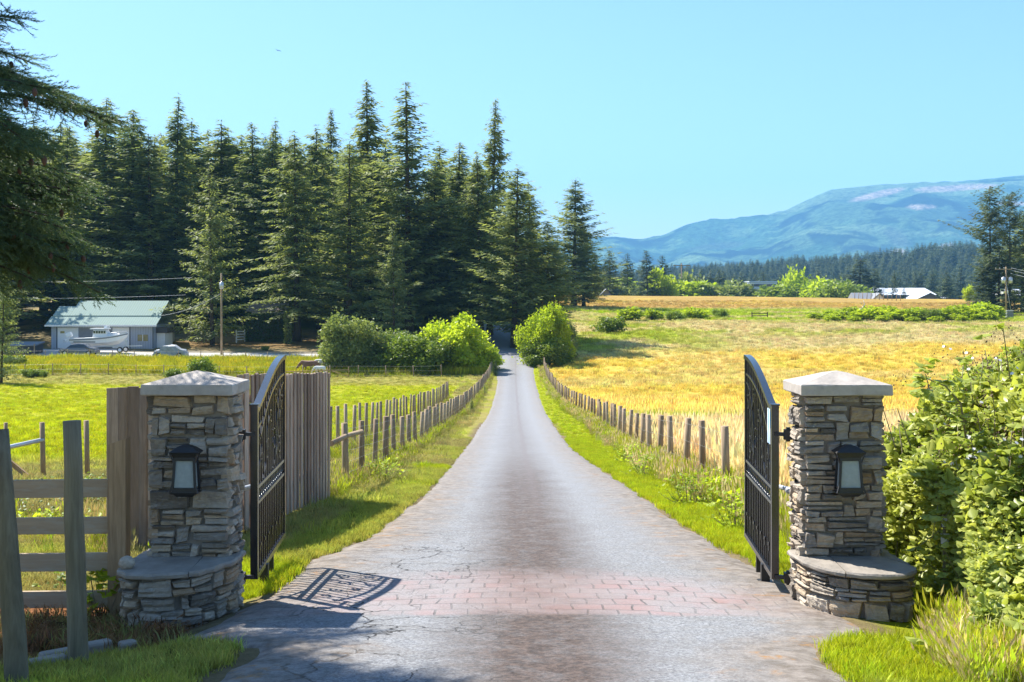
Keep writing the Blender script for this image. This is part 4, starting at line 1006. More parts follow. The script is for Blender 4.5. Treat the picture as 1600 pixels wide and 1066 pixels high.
GW = 'tall conifers of the dense wood'
L = [
 ('fir_a', 205, 165, 178, 'dark conifer with pointed top left of the tallest narrow spire behind the shed', 1.05),
 ('spruce', 272, 146, 180, 'conifer with the narrow stepped spire standing highest above the metal-roofed shed', .8),
 ('fir_d', 160, 150, 182, 'slim conifer rising at the right edge of the foreground branches', 1.1),
 ('fir_f', 237, 205, 176, 'broad green conifer between the two pointed trees above the shed', 1.2),
 ('fir_h', 305, 185, 190, 'conifer top just right of the narrow stepped spire', 1.0),
 ('fir_g', 345, 188, 186, 'conifer behind the big tree by the left utility pole', 1.2),
 ('young', 332, 250, 156, 'large full conifer with bare lower trunk beside the left utility pole', 1.0),
 ('fir_a', 378, 205, 184, 'conifer peering over the gap left of the hedge', .9),
 ('fir_d', 402, 190, 180, 'conifer with a twin-like pointed top above the green hedge, left one', 1.0),
 ('spruce', 433, 185, 183, 'conifer with sharp dark tip above the green hedge, right one', .8),
 ('fir_b', 418, 200, 178, 'yellowish sunlit columnar conifer in front, directly above the hedge', .9),
 ('fir_g', 465, 205, 161, 'front columnar conifer just right of the hedge with sunlit left edge', .92),
 ('fir_g', 500, 195, 178, 'mid-wood conifer left of the slender blue-green spire', .9),
 ('fir_c', 518, 168, 184, 'slender blue-green spire standing behind the front columns', .75),
 ('fir_f', 545, 215, 158, 'front columnar conifer with golden left side above the grey-green bush', 1.0),
 ('fir_c', 575, 127, 175, 'very tall dark conifer with wide ragged shoulders left of the tallest tree', .95),
 ('fir_e', 640, 124, 166, 'tallest conifer with long ragged branches reaching right into the sky', 1.0),
 ('young', 616, 345, 150, 'shorter pale green conifer in front of the tallest tree', .95),
 ('fir_h', 690, 222, 178, 'conifer filling the dip right of the tallest tree', 1.0),
 ('fir_g', 672, 255, 168, 'shaded conifer close behind the shorter pale one', 1.0),
 ('fir_d', 716, 222, 174, 'bright green-topped conifer left of the second spire', 1.2),
 ('fir_c', 765, 152, 168, 'tall narrow spire conifer rising over the end of the driveway', .72),
 ('fir_b', 752, 235, 163, 'column conifer with thick bare trunk on the lawn by the driveway', .85),
 ('fir_h', 803, 258, 152, 'broad sunlit conifer overhanging the end of the driveway', 1.05),
 ('fir_f', 832, 280, 160, 'dark conifer to the right of the driveway end', 1.0),
 ('fir_d', 856, 345, 157, 'low right shoulder conifer above the round green bush', 1.35),
 ('fir_h', 897, 278, 262, 'lone conifer standing apart at the crest of the golden field', 1.25),
 ('spruce', 912, 335, 268, 'smaller conifer tight against the lone crest conifer', 1.1),
 ('low', 928, 392, 300, 'short dark conifer at the right foot of the lone crest conifer', 1.2),
]
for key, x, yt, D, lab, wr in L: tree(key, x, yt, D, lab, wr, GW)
# the rest of the wood, behind
wq = random.Random(3); keys = ['fir_a', 'fir_b', 'spruce', 'fir_d', 'fir_c', 'fir_f', 'fir_g', 'fir_h']
skyline = lambda x: np.interp(x, [-60, 60, 150, 250, 350, 480, 560, 660, 740, 800, 860, 880], [175, 170, 195, 200, 205, 212, 205, 225, 238, 285, 340, 390])
for row, (D, x0, x1, n) in enumerate(((187, -60, 735, 12), (198, -50, 860, 13), (212, -60, 700, 12), (262, -60, 872, 26))):
    for k in range(n):
        x = x0 + (x1 - x0) * k / (n - 1) + wq.uniform(-14, 14)
        if row in (1, 2) and (x > 590): continue
        yt = skyline(x) + wq.uniform(-4, 34) + (14 if row == 0 else 0)
        tree(wq.choice(keys), x, yt, D + wq.uniform(-5, 5), 'dark conifer packed among others deep in the wood', wq.uniform(.8, 1.25), 'background conifers of the dense wood')
for k in range(5): tree('low', wq.uniform(-60, 120) if k < 4 else wq.uniform(560, 700), 400 + wq.uniform(-30, 30), 172 + wq.uniform(-6, 16), 'shaded understorey conifer at the dark foot of the wood', 1.2, 'understorey conifers of the wood')
for x, yt, D, key, wr in ((-95, 150, 170, 'fir_a', 1.2), (-60, 160, 160, 'fir_b', 1.2)): tree(key, x, yt, D, 'dark conifer packed among others deep in the wood', wr, 'background conifers of the dense wood')
tree('young', 2, 408, 112, 'sunlit yellowish conifer cut off by the left frame edge behind the paddock', .85, name='conifer')
# saplings beside the left fence
for x, yt, D, lab in ((737, 620, 73, 'knee-high dark conifer sapling by the left fence, nearest of three'), (757, 600, 98, 'bright green conifer sapling by the left fence, middle of three'), (774, 562, 122, 'farthest conifer sapling by the left fence near the bushes')):
    tree('young', x, yt, D, lab, 1.3, 'saplings on the left verge', name='conifer_sapling', cat='sapling')

# ------------------------------------------------------------------ broadleaf bushes
def leafy_arrays(seed, R3, n, leaf, clumps=34, flat=0.0, shell=.55):
    q = np.random.default_rng(seed); cs = []
    for k in range(clumps):
        a = q.uniform(0, 6.283); zc = q.uniform(-.92, .95); hr = math.sqrt(max(.05, 1 - .55 * zc * zc)) if zc < 0 else math.sqrt(1 - zc * zc * .98); d = np.array((math.cos(a) * hr, math.sin(a) * hr, zc)); rad = q.uniform(.35, 1.12)
        cs.append((d * rad * .78 + np.array((0, 0, .0)), q.uniform(.16, .40)))
    C0 = np.array([c[0] for c in cs]); CR = np.array([c[1] for c in cs]); idx = q.integers(0, clumps, n)
    d = q.normal(0, 1, (n, 3)); d /= np.linalg.norm(d, axis=1)[:, None]; rr = (shell + (1 - shell) * q.random(n) ** .5) * (1 + .2 * q.normal(0, 1, n))
    Pn = C0[idx] + d * (CR[idx] * rr)[:, None]; Pn[:, 2] = Pn[:, 2] * 1.0
    Pn = Pn * np.array(R3) + np.array((0, 0, R3[2] * .72)); ok = Pn[:, 2] > .02; Pn = Pn[ok]; d = d[ok]; idx = idx[ok]; m_ = len(Pn)
    ax = d * .6 + q.normal(0, .7, (m_, 3)); ax /= np.linalg.norm(ax, axis=1)[:, None]; sd_ = np.cross(ax, q.normal(0, 1, (m_, 3))); sd_ /= np.linalg.norm(sd_, axis=1)[:, None] + 1e-9
    l = leaf * q.uniform(.6, 1.35, m_)[:, None]
    V = np.stack([Pn, Pn + ax * l * .5 + sd_ * l * .3, Pn + ax * l, Pn + ax * l * .5 - sd_ * l * .3], 1).reshape(-1, 3)
    T = np.clip(q.random(clumps)[idx] * .4 + q.random(m_) * .6, 0, 1)
    return V, np.arange(m_ * 4).reshape(-1, 4), np.repeat(T, 4), cs
def stems_mesh(name, cs, R3, r):
    mb = MB(); 
    for c, _ in cs[::2]:
        e = Vector((c[0] * R3[0], c[1] * R3[1], c[2] * R3[2] + R3[2] * .92)); mb.tube([(e.x * .06, e.y * .06, -.2), (e.x * .35, e.y * .35, e.z * .5), tuple(e)], [r, r * .6, r * .2], 5, .4, cap=False)
    return mb.mesh(name, M['bark'])
BP = {}
def bush(key, seed, R3, n, leaf, mat, x, D, label, group=None, name='leafy_bush', cat='bush', s=1.0, ytop=None, wr=1.0):
    if key == 'y2' and D > 180: key = 'thicket'; wr *= 1.5; leaf = .28; n = 2600; ytop = ytop - (5 if x > 1280 else 1)
    if key not in BP:
        V, Fq, T, cs = leafy_arrays(seed, R3, n, leaf); BP[key] = (np_mesh('foliage_' + key, V, Fq, M[mat], T), stems_mesh('stems_' + key, cs, R3, R3[2] * .035), R3[2] * 1.7)
    fm, sm_, H = BP[key]; b = G(x, D); e = empty(name, b, treeq.uniform(0, 6.28))
    if ytop is not None: s = (HC - (ytop - HY) * D / F - b.z) / H
    e.scale = (s * wr, s * wr, s); tag(e, label, cat, group); link('stems', sm_, e); link('foliage', fm, e); return e
bush('g1', 1, (2.6, 2.4, 2.6), 17000, .22, 'broadG', 541, 127, 'large grey-green leafy bush at the left end of the bush row', ytop=490)
bush('g2', 2, (2.4, 2.2, 2.2), 13000, .22, 'broadG', 594, 128, 'lower dense grey-green bush second from the left in the bush row', ytop=510, wr=1.3)
bush('g3', 3, (2.2, 2.0, 2.0), 11000, .20, 'broad', 645, 127, 'medium dark green bush in the middle of the bush row', ytop=510, wr=1.3)
bush('y1', 4, (2.7, 2.3, 2.6), 17000, .24, 'broadY', 703, 127, 'bright yellow-green spreading bush near the right end of the bush row', ytop=490, wr=1.1)
bush('y2', 5, (1.3, 1.3, 1.5), 6000, .17, 'broadY', 751, 128, 'small yellow-green bush at the right end of the bush row beside the driveway', ytop=530, wr=1.5)
bush('g3', 3, (2.2, 2.0, 2.0), 11000, .20, 'broad', 672, 125, 'dark bush filling the gap beside the bright yellow-green bush', ytop=520, wr=1.4)
bush('r1', 6, (2.9, 2.6, 3.0), 22000, .22, 'broadY', 852, 134, 'big round bright green bush right of the driveway end', ytop=478, wr=.86)
bush('g3', 3, (2.2, 2.0, 2.0), 11000, .20, 'broad', 853, 132.5, 'low leafy skirt bush under the big round bright bush beside the right fence end', ytop=526, wr=1.5)
bush('g1', 1, (2.6, 2.4, 2.6), 17000, .22, 'broadG', 876, 139, 'darker half-hidden bush behind the big round bright one', ytop=500, wr=.9)
bush('s1', 7, (.9, .9, .8), 3000, .13, 'broad', 316, 119, 'small dark shrub growing at the paddock wire fence behind the left pillar', ytop=555)
for k, (x, D, yt, lab) in enumerate(((20, 128, 552, 'low scrubby bush at the left edge before the dark shed'), (45, 119, 575, 'tiny low bush under the far wire fence, left one of two'), (63, 119, 577, 'tiny low bush under the far wire fence, right one of two'), (272, 119, 574, 'tiny bush under the wire fence just left of the capstone'), (415, 150, 540, 'pale low shrub in front of the clipped hedge'), (955, 172, 492, 'single small round shrub alone on the pale slope'), (1055, 205, 484, 'dark shrub patch on the green band, right of the lone shrub'), (1125, 215, 481, 'dark green shrub lump on the green band above the wooden gate frame'), (1265, 222, 488, 'low shrub right of the small wooden gate frame'))):
    bush('s1', 7, (.9, .9, .8), 3000, .13, 'broad', x, D, lab, ytop=yt, wr=1.5)
BX = [1292, 1325, 1362, 1392, 1425, 1490, 1520, 1545, 985, 1020, 1085, 1300, 1380, 1500, 1275, 1308, 1345, 1410, 1440, 1475, 1335, 1426, 1462, 1540]
for k, (x, D, yt, wr) in enumerate(((1292, 205, 490, 1.3), (1325, 203, 485, 1.4), (1362, 200, 484, 1.5), (1392, 204, 483, 1.3), (1425, 201, 486, 1.5), (1490, 203, 482, 1.6), (1520, 207, 480, 1.5), (1545, 210, 478, 1.4), (1455, 199, 480, 1.25), (985, 203, 481, 1.6), (1020, 207, 484, 1.6), (1085, 210, 482, 1.7), (1300, 198, 497, 1.7), (1380, 197, 497, 1.7), (1500, 198, 497, 1.7), (1275, 204, 489, 1.9), (1308, 202, 492, 2.0), (1345, 201, 489, 2.1), (1410, 200, 488, 2.1), (1440, 202, 487, 2.1), (1475, 201, 487, 2.1), (1335, 197, 500, 1.9), (1426, 196, 500, 1.9), (1462, 197, 499, 2.0), (1540, 203, 492, 2.0))):
    bush('y2' if k != 8 else 'g3', 5, (1.3, 1.3, 1.5), 6000, .17, 'broadY', x, D, PL(x, 'bright low bush in the green thicket') if k != 8 else 'darker round bush standing out in the bright green thicket band', 'bushes of the green thicket band' if k != 8 else None, ytop=yt, wr=wr)
# hedge
hx = G(416, 161); e = empty('clipped_hedge', hx, R(-4)); tag(e, 'tall clipped dark green hedge in front of the white-walled house', 'hedge')
q_ = np.random.default_rng(4); n = 15000; hw, hd, hh = 2.45, .8, 3.5
Pn = np.stack([q_.uniform(-hw, hw, n), q_.uniform(-hd, hd, n), q_.uniform(0, hh, n)], 1); k = q_.integers(0, 4, n)
Pn[k == 0, 1] = -hd; Pn[k == 1, 0] = np.where(q_.random((k == 1).sum()) < .5, -hw, hw); Pn[k == 2, 2] = hh; Pn += q_.normal(0, .05, (n, 3))
ax = q_.normal(0, 1, (n, 3)); ax /= np.linalg.norm(ax, axis=1)[:, None]; s2 = np.cross(ax, q_.normal(0, 1, (n, 3))); s2 /= np.linalg.norm(s2, axis=1)[:, None]
V = np.stack([Pn, Pn + ax * .09 + s2 * .06, Pn + ax * .18, Pn + ax * .09 - s2 * .06], 1).reshape(-1, 3)
link('foliage', np_mesh('hedge_foliage', V, np.arange(n * 4).reshape(-1, 4), M['hedge'], np.repeat(q_.random(n), 4)), e)
mb = MB(); mb.box((0, 0, hh / 2 - .1), (hw * 1.9, hd * 1.7, hh - .2)); mb.build('branches', M['bark'], e)
# ivy-clad trunk
e = empty('ivy_clad_trunk', G(450, 158)); tag(e, 'pale ivy-covered tree stump standing right of the hedge', 'tree trunk')
mb = MB(); mb.tube([(0, 0, -.2), (.05, 0, 2), (0, 0, 4.1)], [.28, .22, .12], 8); mb.build('trunk', M['bark'], e)
n = 1800; a_ = q_.uniform(0, 6.28, n); zz = q_.uniform(0, 4.2, n); rr = q_.uniform(.25, .5, n); Pn = np.stack([np.cos(a_) * rr, np.sin(a_) * rr, zz], 1)
ax = q_.normal(0, 1, (n, 3)); ax /= np.linalg.norm(ax, axis=1)[:, None]; s2 = np.cross(ax, q_.normal(0, 1, (n, 3))); s2 /= np.linalg.norm(s2, axis=1)[:, None]
V = np.stack([Pn, Pn + ax * .1 + s2 * .07, Pn + ax * .2, Pn + ax * .1 - s2 * .07], 1).reshape(-1, 3); link('ivy', np_mesh('ivy', V, np.arange(n * 4).reshape(-1, 4), M['broadG'], np.repeat(q_.random(n), 4)), e)

# ------------------------------------------------------------------ right edge pair of big trees
tree('pine', 1548, 292, 226, 'tall open-crowned conifer with forked top standing beside the right utility pole', 1.05, name='conifer')
tree('pine', 1578, 300, 230, 'dense tall conifer at the right edge behind the utility pole', .95, name='conifer')
tree('fir_b', 1598, 330, 240, 'shaded conifer cut off by the right frame edge', 1.2, name='conifer')
tree('low', 1560, 380, 224, 'lower bushy conifer filling the foot of the two tall right-hand trees', 1.25, name='conifer')
tree('low', 1535, 405, 228, 'short bushy conifer on the left foot of the two tall right-hand trees', 1.3, name='conifer')
# ------------------------------------------------------------------ town trees
gT = 'conifers beyond the crest of the field'
for x, yt, D, key, wr, lab in ((953, 388, 420, 'low', 1.7, 'first conifer right of the lone crest conifer, pale pointed'), (980, 393, 440, 'low', 1.4, 'slim conifer second in the row of four beyond the crest'), (1012, 388, 425, 'low', 1.5, 'tallest dark conifer, third in the row of four beyond the crest'), (1034, 396, 450, 'low', 1.5, 'last conifer of the row of four beyond the crest'),
    (1094, 418, 560, 'low2', 1.7, 'rounded dark conifer right of the far red-armed utility pole'), (1110, 420, 560, 'low2', 1.3, 'dark conifer in the middle of the far pole group'), (1124, 419, 570, 'low', 1.4, 'pointed dark conifer left of the flat white office building'),
    (1343, 402, 480, 'low', 3.0, 'large dark conifer standing over the small white house'), (1366, 417, 500, 'low', 1.9, 'shadowed conifer at the right shoulder of the large dark one'), (1397, 420, 470, 'low2', .55, 'very slim dark conifer in front of the white barn roof'), (1412, 447, 468, 'low', 1.3, 'small round conifer before the white barn roof'),
    (1455, 420, 640, 'low', 1.2, 'conifer behind the white barn roof, left of three'), (1478, 418, 640, 'low2', 1.3, 'conifer behind the white barn roof, middle of three'), (1500, 415, 650, 'low', 1.3, 'conifer behind the white barn roof, right of three'), (1145, 428, 600, 'low2', 2.0, 'wide dark conifer beside the office building')):
    tree(key, x, yt, D, lab, wr, gT, name='conifer')
tq = random.Random(12)
def btree(x, yt, D, mat, lab, wr=1.0, grp='broadleaf trees beyond the crest'):
    key = 'T' + mat + str(tq.randint(0, 1)); bush(key, hash(mat) % 7 + int(key[-1]) if False else len(BP) + 20, (4, 4, 4.2), 3200, .75, mat, x, D, lab, grp, name='broadleaf_tree', cat='tree', ytop=yt, wr=wr)
for x, yt, D, mat, lab, wr in ((1243, 427, 520, 'broadY', 'large bright yellow-green tree right of the office building', .75), (1285, 434, 530, 'broadG', 'olive broadleaf tree left of the large dark conifer', .9), (1310, 436, 500, 'broadG', 'dull green broadleaf tree between olive tree and dark conifer', 1.0),
    (1036, 416, 430, 'broadY', 'golden-green narrow tree at the end of the conifer row', .7), (1075, 425, 520, 'broadG', 'brownish-green tree by the far utility pole', .75), (1200, 446, 480, 'broad', 'green tree in front of the office building', .9), (1225, 450, 460, 'broadY', 'small bright bush-like tree below the office building', .9), (1262, 457, 440, 'broadY', 'rounded bright green tree at the crest line', 1.3), (1395, 0, 0, '', '', 0)):
    if D: btree(x, yt, D, mat, lab, wr)
nn_ = 0
for k in range(34):
    x = 935 + k * 17.0 + tq.uniform(-6, 6)
    if 1330 < x < 1500: continue
    nn_ += 1
    btree(x, (456 if 1160 < x < 1224 else 445 + tq.uniform(-8, 8) - (6 if x < 1100 else 0)), tq.uniform(430, 500), tq.choice(['broad', 'broad', 'broad', 'broadG', 'broadG', 'broadG', 'broadY']), PL(x, 'small broadleaf tree beyond the crest'), tq.uniform(1.3, 1.9), 'small trees along the crest')
for k in range(46):
    x = 930 + k * 12.5 + tq.uniform(-6, 6); tree(tq.choice(['low', 'low', 'low2']), x, 428 + tq.uniform(-9, 8), tq.uniform(600, 760), 'dark conifer in the hazy tree belt behind the town', tq.uniform(1.3, 1.9), 'conifers of the hazy tree belt')
tree('low2', 1480, 430, 520, 'green bushy conifer left of the tall right-hand trees', 1.6, gT); btree(1515, 448, 320, 'broadY', 'bright green bushy tree leaning on the left of the tall right-hand conifers', .8, None)
# far hazy forest as one mass
n = 5200; fx_ = rng.uniform(-200, 1100, n); fy_ = rng.uniform(900, 1750, n); k = (fx_ > -.02 * fy_) & (fx_ < .46 * fy_); fx_, fy_ = fx_[k], fy_[k]; n = len(fx_)
lowc = clump_collection('far_conifers', [bpy.data.objects.new('far_conifer', PROTO[kk][2]) for kk in ('low', 'low2')])
dens = fbm(fx_, fy_, 200, 2); s = rng.uniform(.9, 1.6, n) * (.8 + .5 * dens); zf = ground(fx_, fy_)
s = s * np.interp(800 + fx_ * F / fy_, [1030, 1100, 1200, 1330, 1480, 1600], [.75, .8, .92, 1.1, 1.35, 1.25])
scatter('far_forest', np.stack([fx_, fy_, zf], 1), np.stack([0 * fx_, 0 * fx_, rng.uniform(0, 6.28, n)], 1), np.stack([s * 1.25, s * 1.25, s], 1), np.ones((n, 3)), lowc, 'continuous blue hazy conifer forest at the foot of the mountain', 'forest')
# ------------------------------------------------------------------ foreground conifer (upper left)
q = np.random.default_rng(21)
def sprig(n=42, L=.25, nl=.036, w=.0036):
    V = []
    for k in range(n):
        t = k / n; a = q.uniform(0, 6.28); p = np.array((t * L, 0, 0)); d = np.array((.55 + .3 * q.random(), math.cos(a) * .8, math.sin(a) * .55 + .1)); d /= np.linalg.norm(d)
        s = np.cross(d, q.normal(0, 1, 3)); s /= np.linalg.norm(s); l = nl * q.uniform(.7, 1.2) * (1 - .35 * t); V.append((p - s * w, p + s * w, p + d * l))
    V.append(((0, -.0025, 0), (0, .0025, 0), (L, 0, 0)))
    return np.array(V)
SP = [sprig() for _ in range(5)]
def frame(d, r):
    d = d / np.linalg.norm(d); u = np.cross(d, (0, 0, 1)); u /= np.linalg.norm(u) + 1e-9; v = np.cross(u, d); c, s = math.cos(r), math.sin(r); return np.stack([d, u * c + v * s, -u * s + v * c])
TX, TY = -5.75, 10.4; tg = gz(TX, TY)
fv = []; ft = []; cones = []; lm = MB(); nlimb = 0
def addsprig(p, d, tint, sc=1.0):
    A = SP[q.integers(0, 5)] * sc; R_ = frame(np.asarray(d, float), q.uniform(-.6, .6)); fv.append(A @ R_ + p); ft.append(np.full(len(A) * 3, tint))
z = 3.05
while z < 7.5:
    for b in range(12 if z < 4.0 else 8):
        a = q.uniform(-1.7, 1.6) if z < 5.6 else q.uniform(0, 6.28); L = q.uniform(1.5, 2.55) if z < 4.9 else q.uniform(.8, 1.5)
        if z < 4.0: L = q.uniform(1.3, 2.12); a = q.uniform(-1.25, 1.25)
        if 3.75 < z < 4.5 and q.random() < .45: continue
        zb = z + q.uniform(-.15, .15); ca, sa = math.cos(a), math.sin(a); rise = q.uniform(-.05, .30); bt = q.random(); pts = []
        for k in range(8): s = L * k / 7; pts.append(np.array((TX + ca * s, TY + sa * s, tg * 0 + zb + rise * s - .13 * s * s)))
        lm.tube([tuple(p) for p in pts], [.018 * (1 - k / 8) + .004 for k in range(8)], 5, .4, cap=False)
        s = .25 * L
        while s < L:
            i = min(6, int(s / L * 7)); f = s / L * 7 - i; p = pts[i] * (1 - f) + pts[i + 1] * f
            for side in (-1, 1):
                da = a + side * q.uniform(.55, 1.15); tl = (.50 * (1.15 - s / L) + .12) * q.uniform(.6, 1.3); hang = q.uniform(.3, 1.4) if z < 3.9 else q.uniform(.0, .5)
                tdir = np.array((math.cos(da), math.sin(da), -hang)); tdir /= np.linalg.norm(tdir); m_ = max(1, int(tl / .13)); p2 = p.copy()
                for j in range(m_):
                    for sg_ in (-1, 0, 1):
                        if sg_ == 0 and j % 2 and j < m_ - 1: continue
                        dd = tdir + sg_ * .75 * np.array((-tdir[1], tdir[0], q.uniform(-.5, .2))) + q.normal(0, .12, 3); addsprig(p2, dd, np.clip(.5 * bt + .5 * q.random(), 0, 1), q.uniform(.7, 1.15))
                    p2 = p2 + tdir * .13
                    tdir = tdir + np.array((0, 0, -.06))
                if q.random() < .055:
                    c = p2 - np.array((0, 0, .05)); h_ = q.uniform(.06, .09); cones.append(MB()); cones[-1].tube([tuple(c), tuple(c - (0, 0, h_ * .3)), tuple(c - (0, 0, h_ * .7)), tuple(c - (0, 0, h_))], [.008, .021, .019, .006], 7, .5)
            s += .085
        addsprig(pts[-1] - (pts[-1] - pts[-2]) * .4, pts[-1] - pts[-2], q.random(), 1.2)
    z += .12 if z < 4.0 else .24
# top of the tree, coarser
Vc, Fc_, Tc, limbs = conifer_arrays(60, 12.5, 1.5, 6.6, shape='cone', dens=.9, ragged=.4, step=.32, spray=.34, nper=6)
e = empty('conifer', (TX, TY, tg)); tag(e, 'nearest conifer at the upper left whose cone-hung branches reach into the frame', 'tree')
V = np.concatenate([v.reshape(-1, 3) for v in fv]) - np.array((TX, TY, tg)); T = np.concatenate(ft)
link('branch_sprays', np_mesh('near_sprays', V, np.arange(len(V)).reshape(-1, 3), M['coniferN'], T), e)
link('crown', np_mesh('near_crown', Vc, Fc_, M['coniferN'], Tc), e)
print('near tree tris', len(V) // 3)
for mb in cones + [lm]: mb.v = [(x - TX, y - TY, zz - tg) for x, y, zz in mb.v]
cones.sort(key=lambda c: -sum(p[0] for p in c.v) / len(c.v))
for c in cones[:95]: c.build('cone', M['cone'], e)
rest = MB()
for c in cones[95:]: rest.add(c.v, c.f, .5)
tag(rest.build('cones', M['cone'], e), kind='stuff'); lm.build('limbs', M['bark'], e)
t = MB(); t.tube([(0, 0, -.3), (0, 0, 3), (0, 0, 7), (0, 0, 12.2)], [.28, .22, .13, .02], 12); t.build('trunk', M['bark'], e)

# ------------------------------------------------------------------ bramble bush (right)
q = np.random.default_rng(33)
def leaf_quads(P_, A_, S_, l, wd=.42, fold=.25):
    """folded leaf: 4 tris-ish (two quads) per leaf"""
    U = np.cross(A_, S_); U /= np.linalg.norm(U, axis=1)[:, None] + 1e-9; l = l[:, None]
    b = P_; t = P_ + A_ * l; m1 = P_ + A_ * l * .30 + S_ * l * wd + U * l * fold; m2 = P_ + A_ * l * .68 + S_ * l * wd * .75 + U * l * fold * .7; mc = P_ + A_ * l * .5
    n1 = P_ + A_ * l * .30 - S_ * l * wd + U * l * fold; n2 = P_ + A_ * l * .68 - S_ * l * wd * .75 + U * l * fold * .7
    V = np.stack([b, m1, m2, t, n2, n1, mc], 1); n = len(b); base = np.arange(n)[:, None] * 7
    Fq = np.concatenate([base + np.array([0, 1, 2, 6]), base + np.array([6, 2, 3, 3]), base + np.array([0, 6, 4, 5])]); 
    tri = np.concatenate([base + np.array(x) for x in ([0, 1, 6], [1, 2, 6], [2, 3, 6], [3, 4, 6], [4, 5, 6], [5, 0, 6])])
    return V.reshape(-1, 3), tri
def btop(X, Y):
    """height of the thicket's outer surface"""
    h = 1.0 + .55 * sstep(3.1, 3.9, X) + .45 * sstep(3.6, 4.6, X)
    h = h * sstep(6.5, 9.7, Y + .45 * (vnoise(X, Y, .6) - .5) + 1.1 * (vnoise(X + 3, Y * .15, .75) - .5)) ** .72 + .0
    h = h * sstep(3.02, 3.25, X + .06 * (Y - 9.6)) if False else h
    return h * (.72 + .56 * fbm(X, Y, .8, 3)) * sstep(13.2, 11.6, Y)
def bx0(Y): return np.interp(Y, [6.8, 7.6, 8.6, 9.3, 9.8, 10.5, 12, 13], [2.75, 2.95, 3.28, 3.42, 3.36, 3.2, 3.05, 3.05])
n = 96000; X = q.uniform(2.95, 6.0, n); Y = q.uniform(6.9, 12.8, n); h = btop(X, Y); k = (X > bx0(Y) - .02) & (h > .12); X, Y, h = X[k], Y[k], h[k]; n = len(X)
f = 1 - np.abs(q.normal(0, .16, n)); inner = q.random(n) < .45; f = np.where(inner, q.uniform(.03, 1, n), f); g = ground(X, Y)
Zb = g + h * np.clip(f, .02, 1.08); hol = fbm(X * 1.0 + 7, Zb + .5 * Y, .42, 2); keep = (X < .46 * Y + .6) & ((hol > .49) | (q.random(n) < .25))
X, Y, Zb, h = X[keep], Y[keep], Zb[keep], h[keep]; n = len(X)
# trifoliate: triple each point
Pn = np.stack([X, Y, Zb], 1) + q.normal(0, .03, (n, 3)); az = q.uniform(0, 6.283, n); tl = q.normal(.1, .5, n)
Vs = []; Ts = []; Fs = []; off = 0
big = .043 * (.7 + .9 * vnoise(X * 1, Zb, .35)) * np.where(q.random(n) < .12, 1.7, q.uniform(.5, 1.25, n))
tb = np.clip(.15 + .55 * fbm(X + 5, Zb * 1.3, .5, 3) + .5 * (q.random(n) - .35), 0, 1)
for j, (da, sc) in enumerate(((0, 1.15), (1.15, .9), (-1.15, .9))):
    sel = np.ones(n, bool) if j == 0 else (q.random(n) < .75)
    A_ = np.stack([np.cos(az + da) * np.cos(tl), np.sin(az + da) * np.cos(tl), np.sin(tl)], 1)[sel]; up = np.stack([q.normal(0, .5, sel.sum()), q.normal(-.25, .5, sel.sum()), np.ones(sel.sum())], 1)
    S_ = np.cross(A_, up); S_ /= np.linalg.norm(S_, axis=1)[:, None]; v, t_ = leaf_quads(Pn[sel] + A_ * .008, A_, S_, big[sel] * sc * 1.15); Vs.append(v); Fs.append(t_ + off); off += len(v); Ts.append(np.repeat(tb[sel], 7))
br_o = Vector((4.0, 10.0, gz(4, 10))); be = empty('bramble_thicket', br_o); tag(be, 'large sunlit flowering bramble thicket beside the right stone pillar', 'bramble bush')
V = np.concatenate(Vs) - np.array(br_o); link('leaves', np_mesh('bramble_leaves', V, np.concatenate(Fs), M['bramble'], np.concatenate(Ts)), be); print('bramble tris', sum(len(x) for x in Fs))
# canes
cn = MB(); rr_ = random.Random(6); tips = []; tips2 = []
for k in range(120):
    y = rr_.uniform(8.9, 11.8); x = float(bx0(y)) + .12 + abs(rr_.gauss(0, .9)); hh = float(btop(x, y)) + rr_.uniform(-.3, .22); g_ = gz(x, y); a = rr_.uniform(0, 6.28); d = rr_.uniform(.15, .6)
    p = [Vector((x, y, g_)) - br_o, Vector((x + .3 * d * math.cos(a), y + .3 * d * math.sin(a), g_ + hh * .6)) - br_o, Vector((x + .65 * d * math.cos(a), y + .65 * d * math.sin(a), g_ + hh)) - br_o, Vector((x + d * math.cos(a), y + d * math.sin(a), g_ + hh * .97)) - br_o]
    cn.tube(p, [.007, .006, .004, .002], 5, cap=False); tips.append(p[-1])
for k in range(70):
    y = rr_.uniform(7.2, 9.6); x = float(bx0(y)) + rr_.uniform(-.02, 1.4); g_ = gz(x, y); z_ = g_ + rr_.uniform(.02, .9) * max(.25, float(btop(x, y)))
    a = rr_.uniform(0, 6.28); L = rr_.uniform(.2, .6); tips2.append(Vector((x + L * math.cos(a), y + L * .3 * math.sin(a), z_)) - br_o); tips2.append(Vector((x + L * math.cos(a) * .5, y - .05, z_ + .05)) - br_o); cn.tube([Vector((x, y, z_)) - br_o, Vector((x + L * math.cos(a) * .5, y - .05, z_ + rr_.uniform(-.1, .2))) - br_o, Vector((x + L * math.cos(a), y + L * .3 * math.sin(a), z_ + rr_.uniform(-.25, .2))) - br_o], [.004, .0035, .002], 4, cap=False)
arch = [Vector((x_, y_, z_)) - br_o for x_, y_, z_ in [(3.62, 9.7, 1.35), (3.58, 9.7, 1.62), (3.45, 9.68, 1.76), (3.30, 9.66, 1.82), (3.19, 9.64, 1.84)]]; cn.tube(arch, [.009, .008, .007, .005, .003], 6)
cn.build('canes', M['cane'], be)
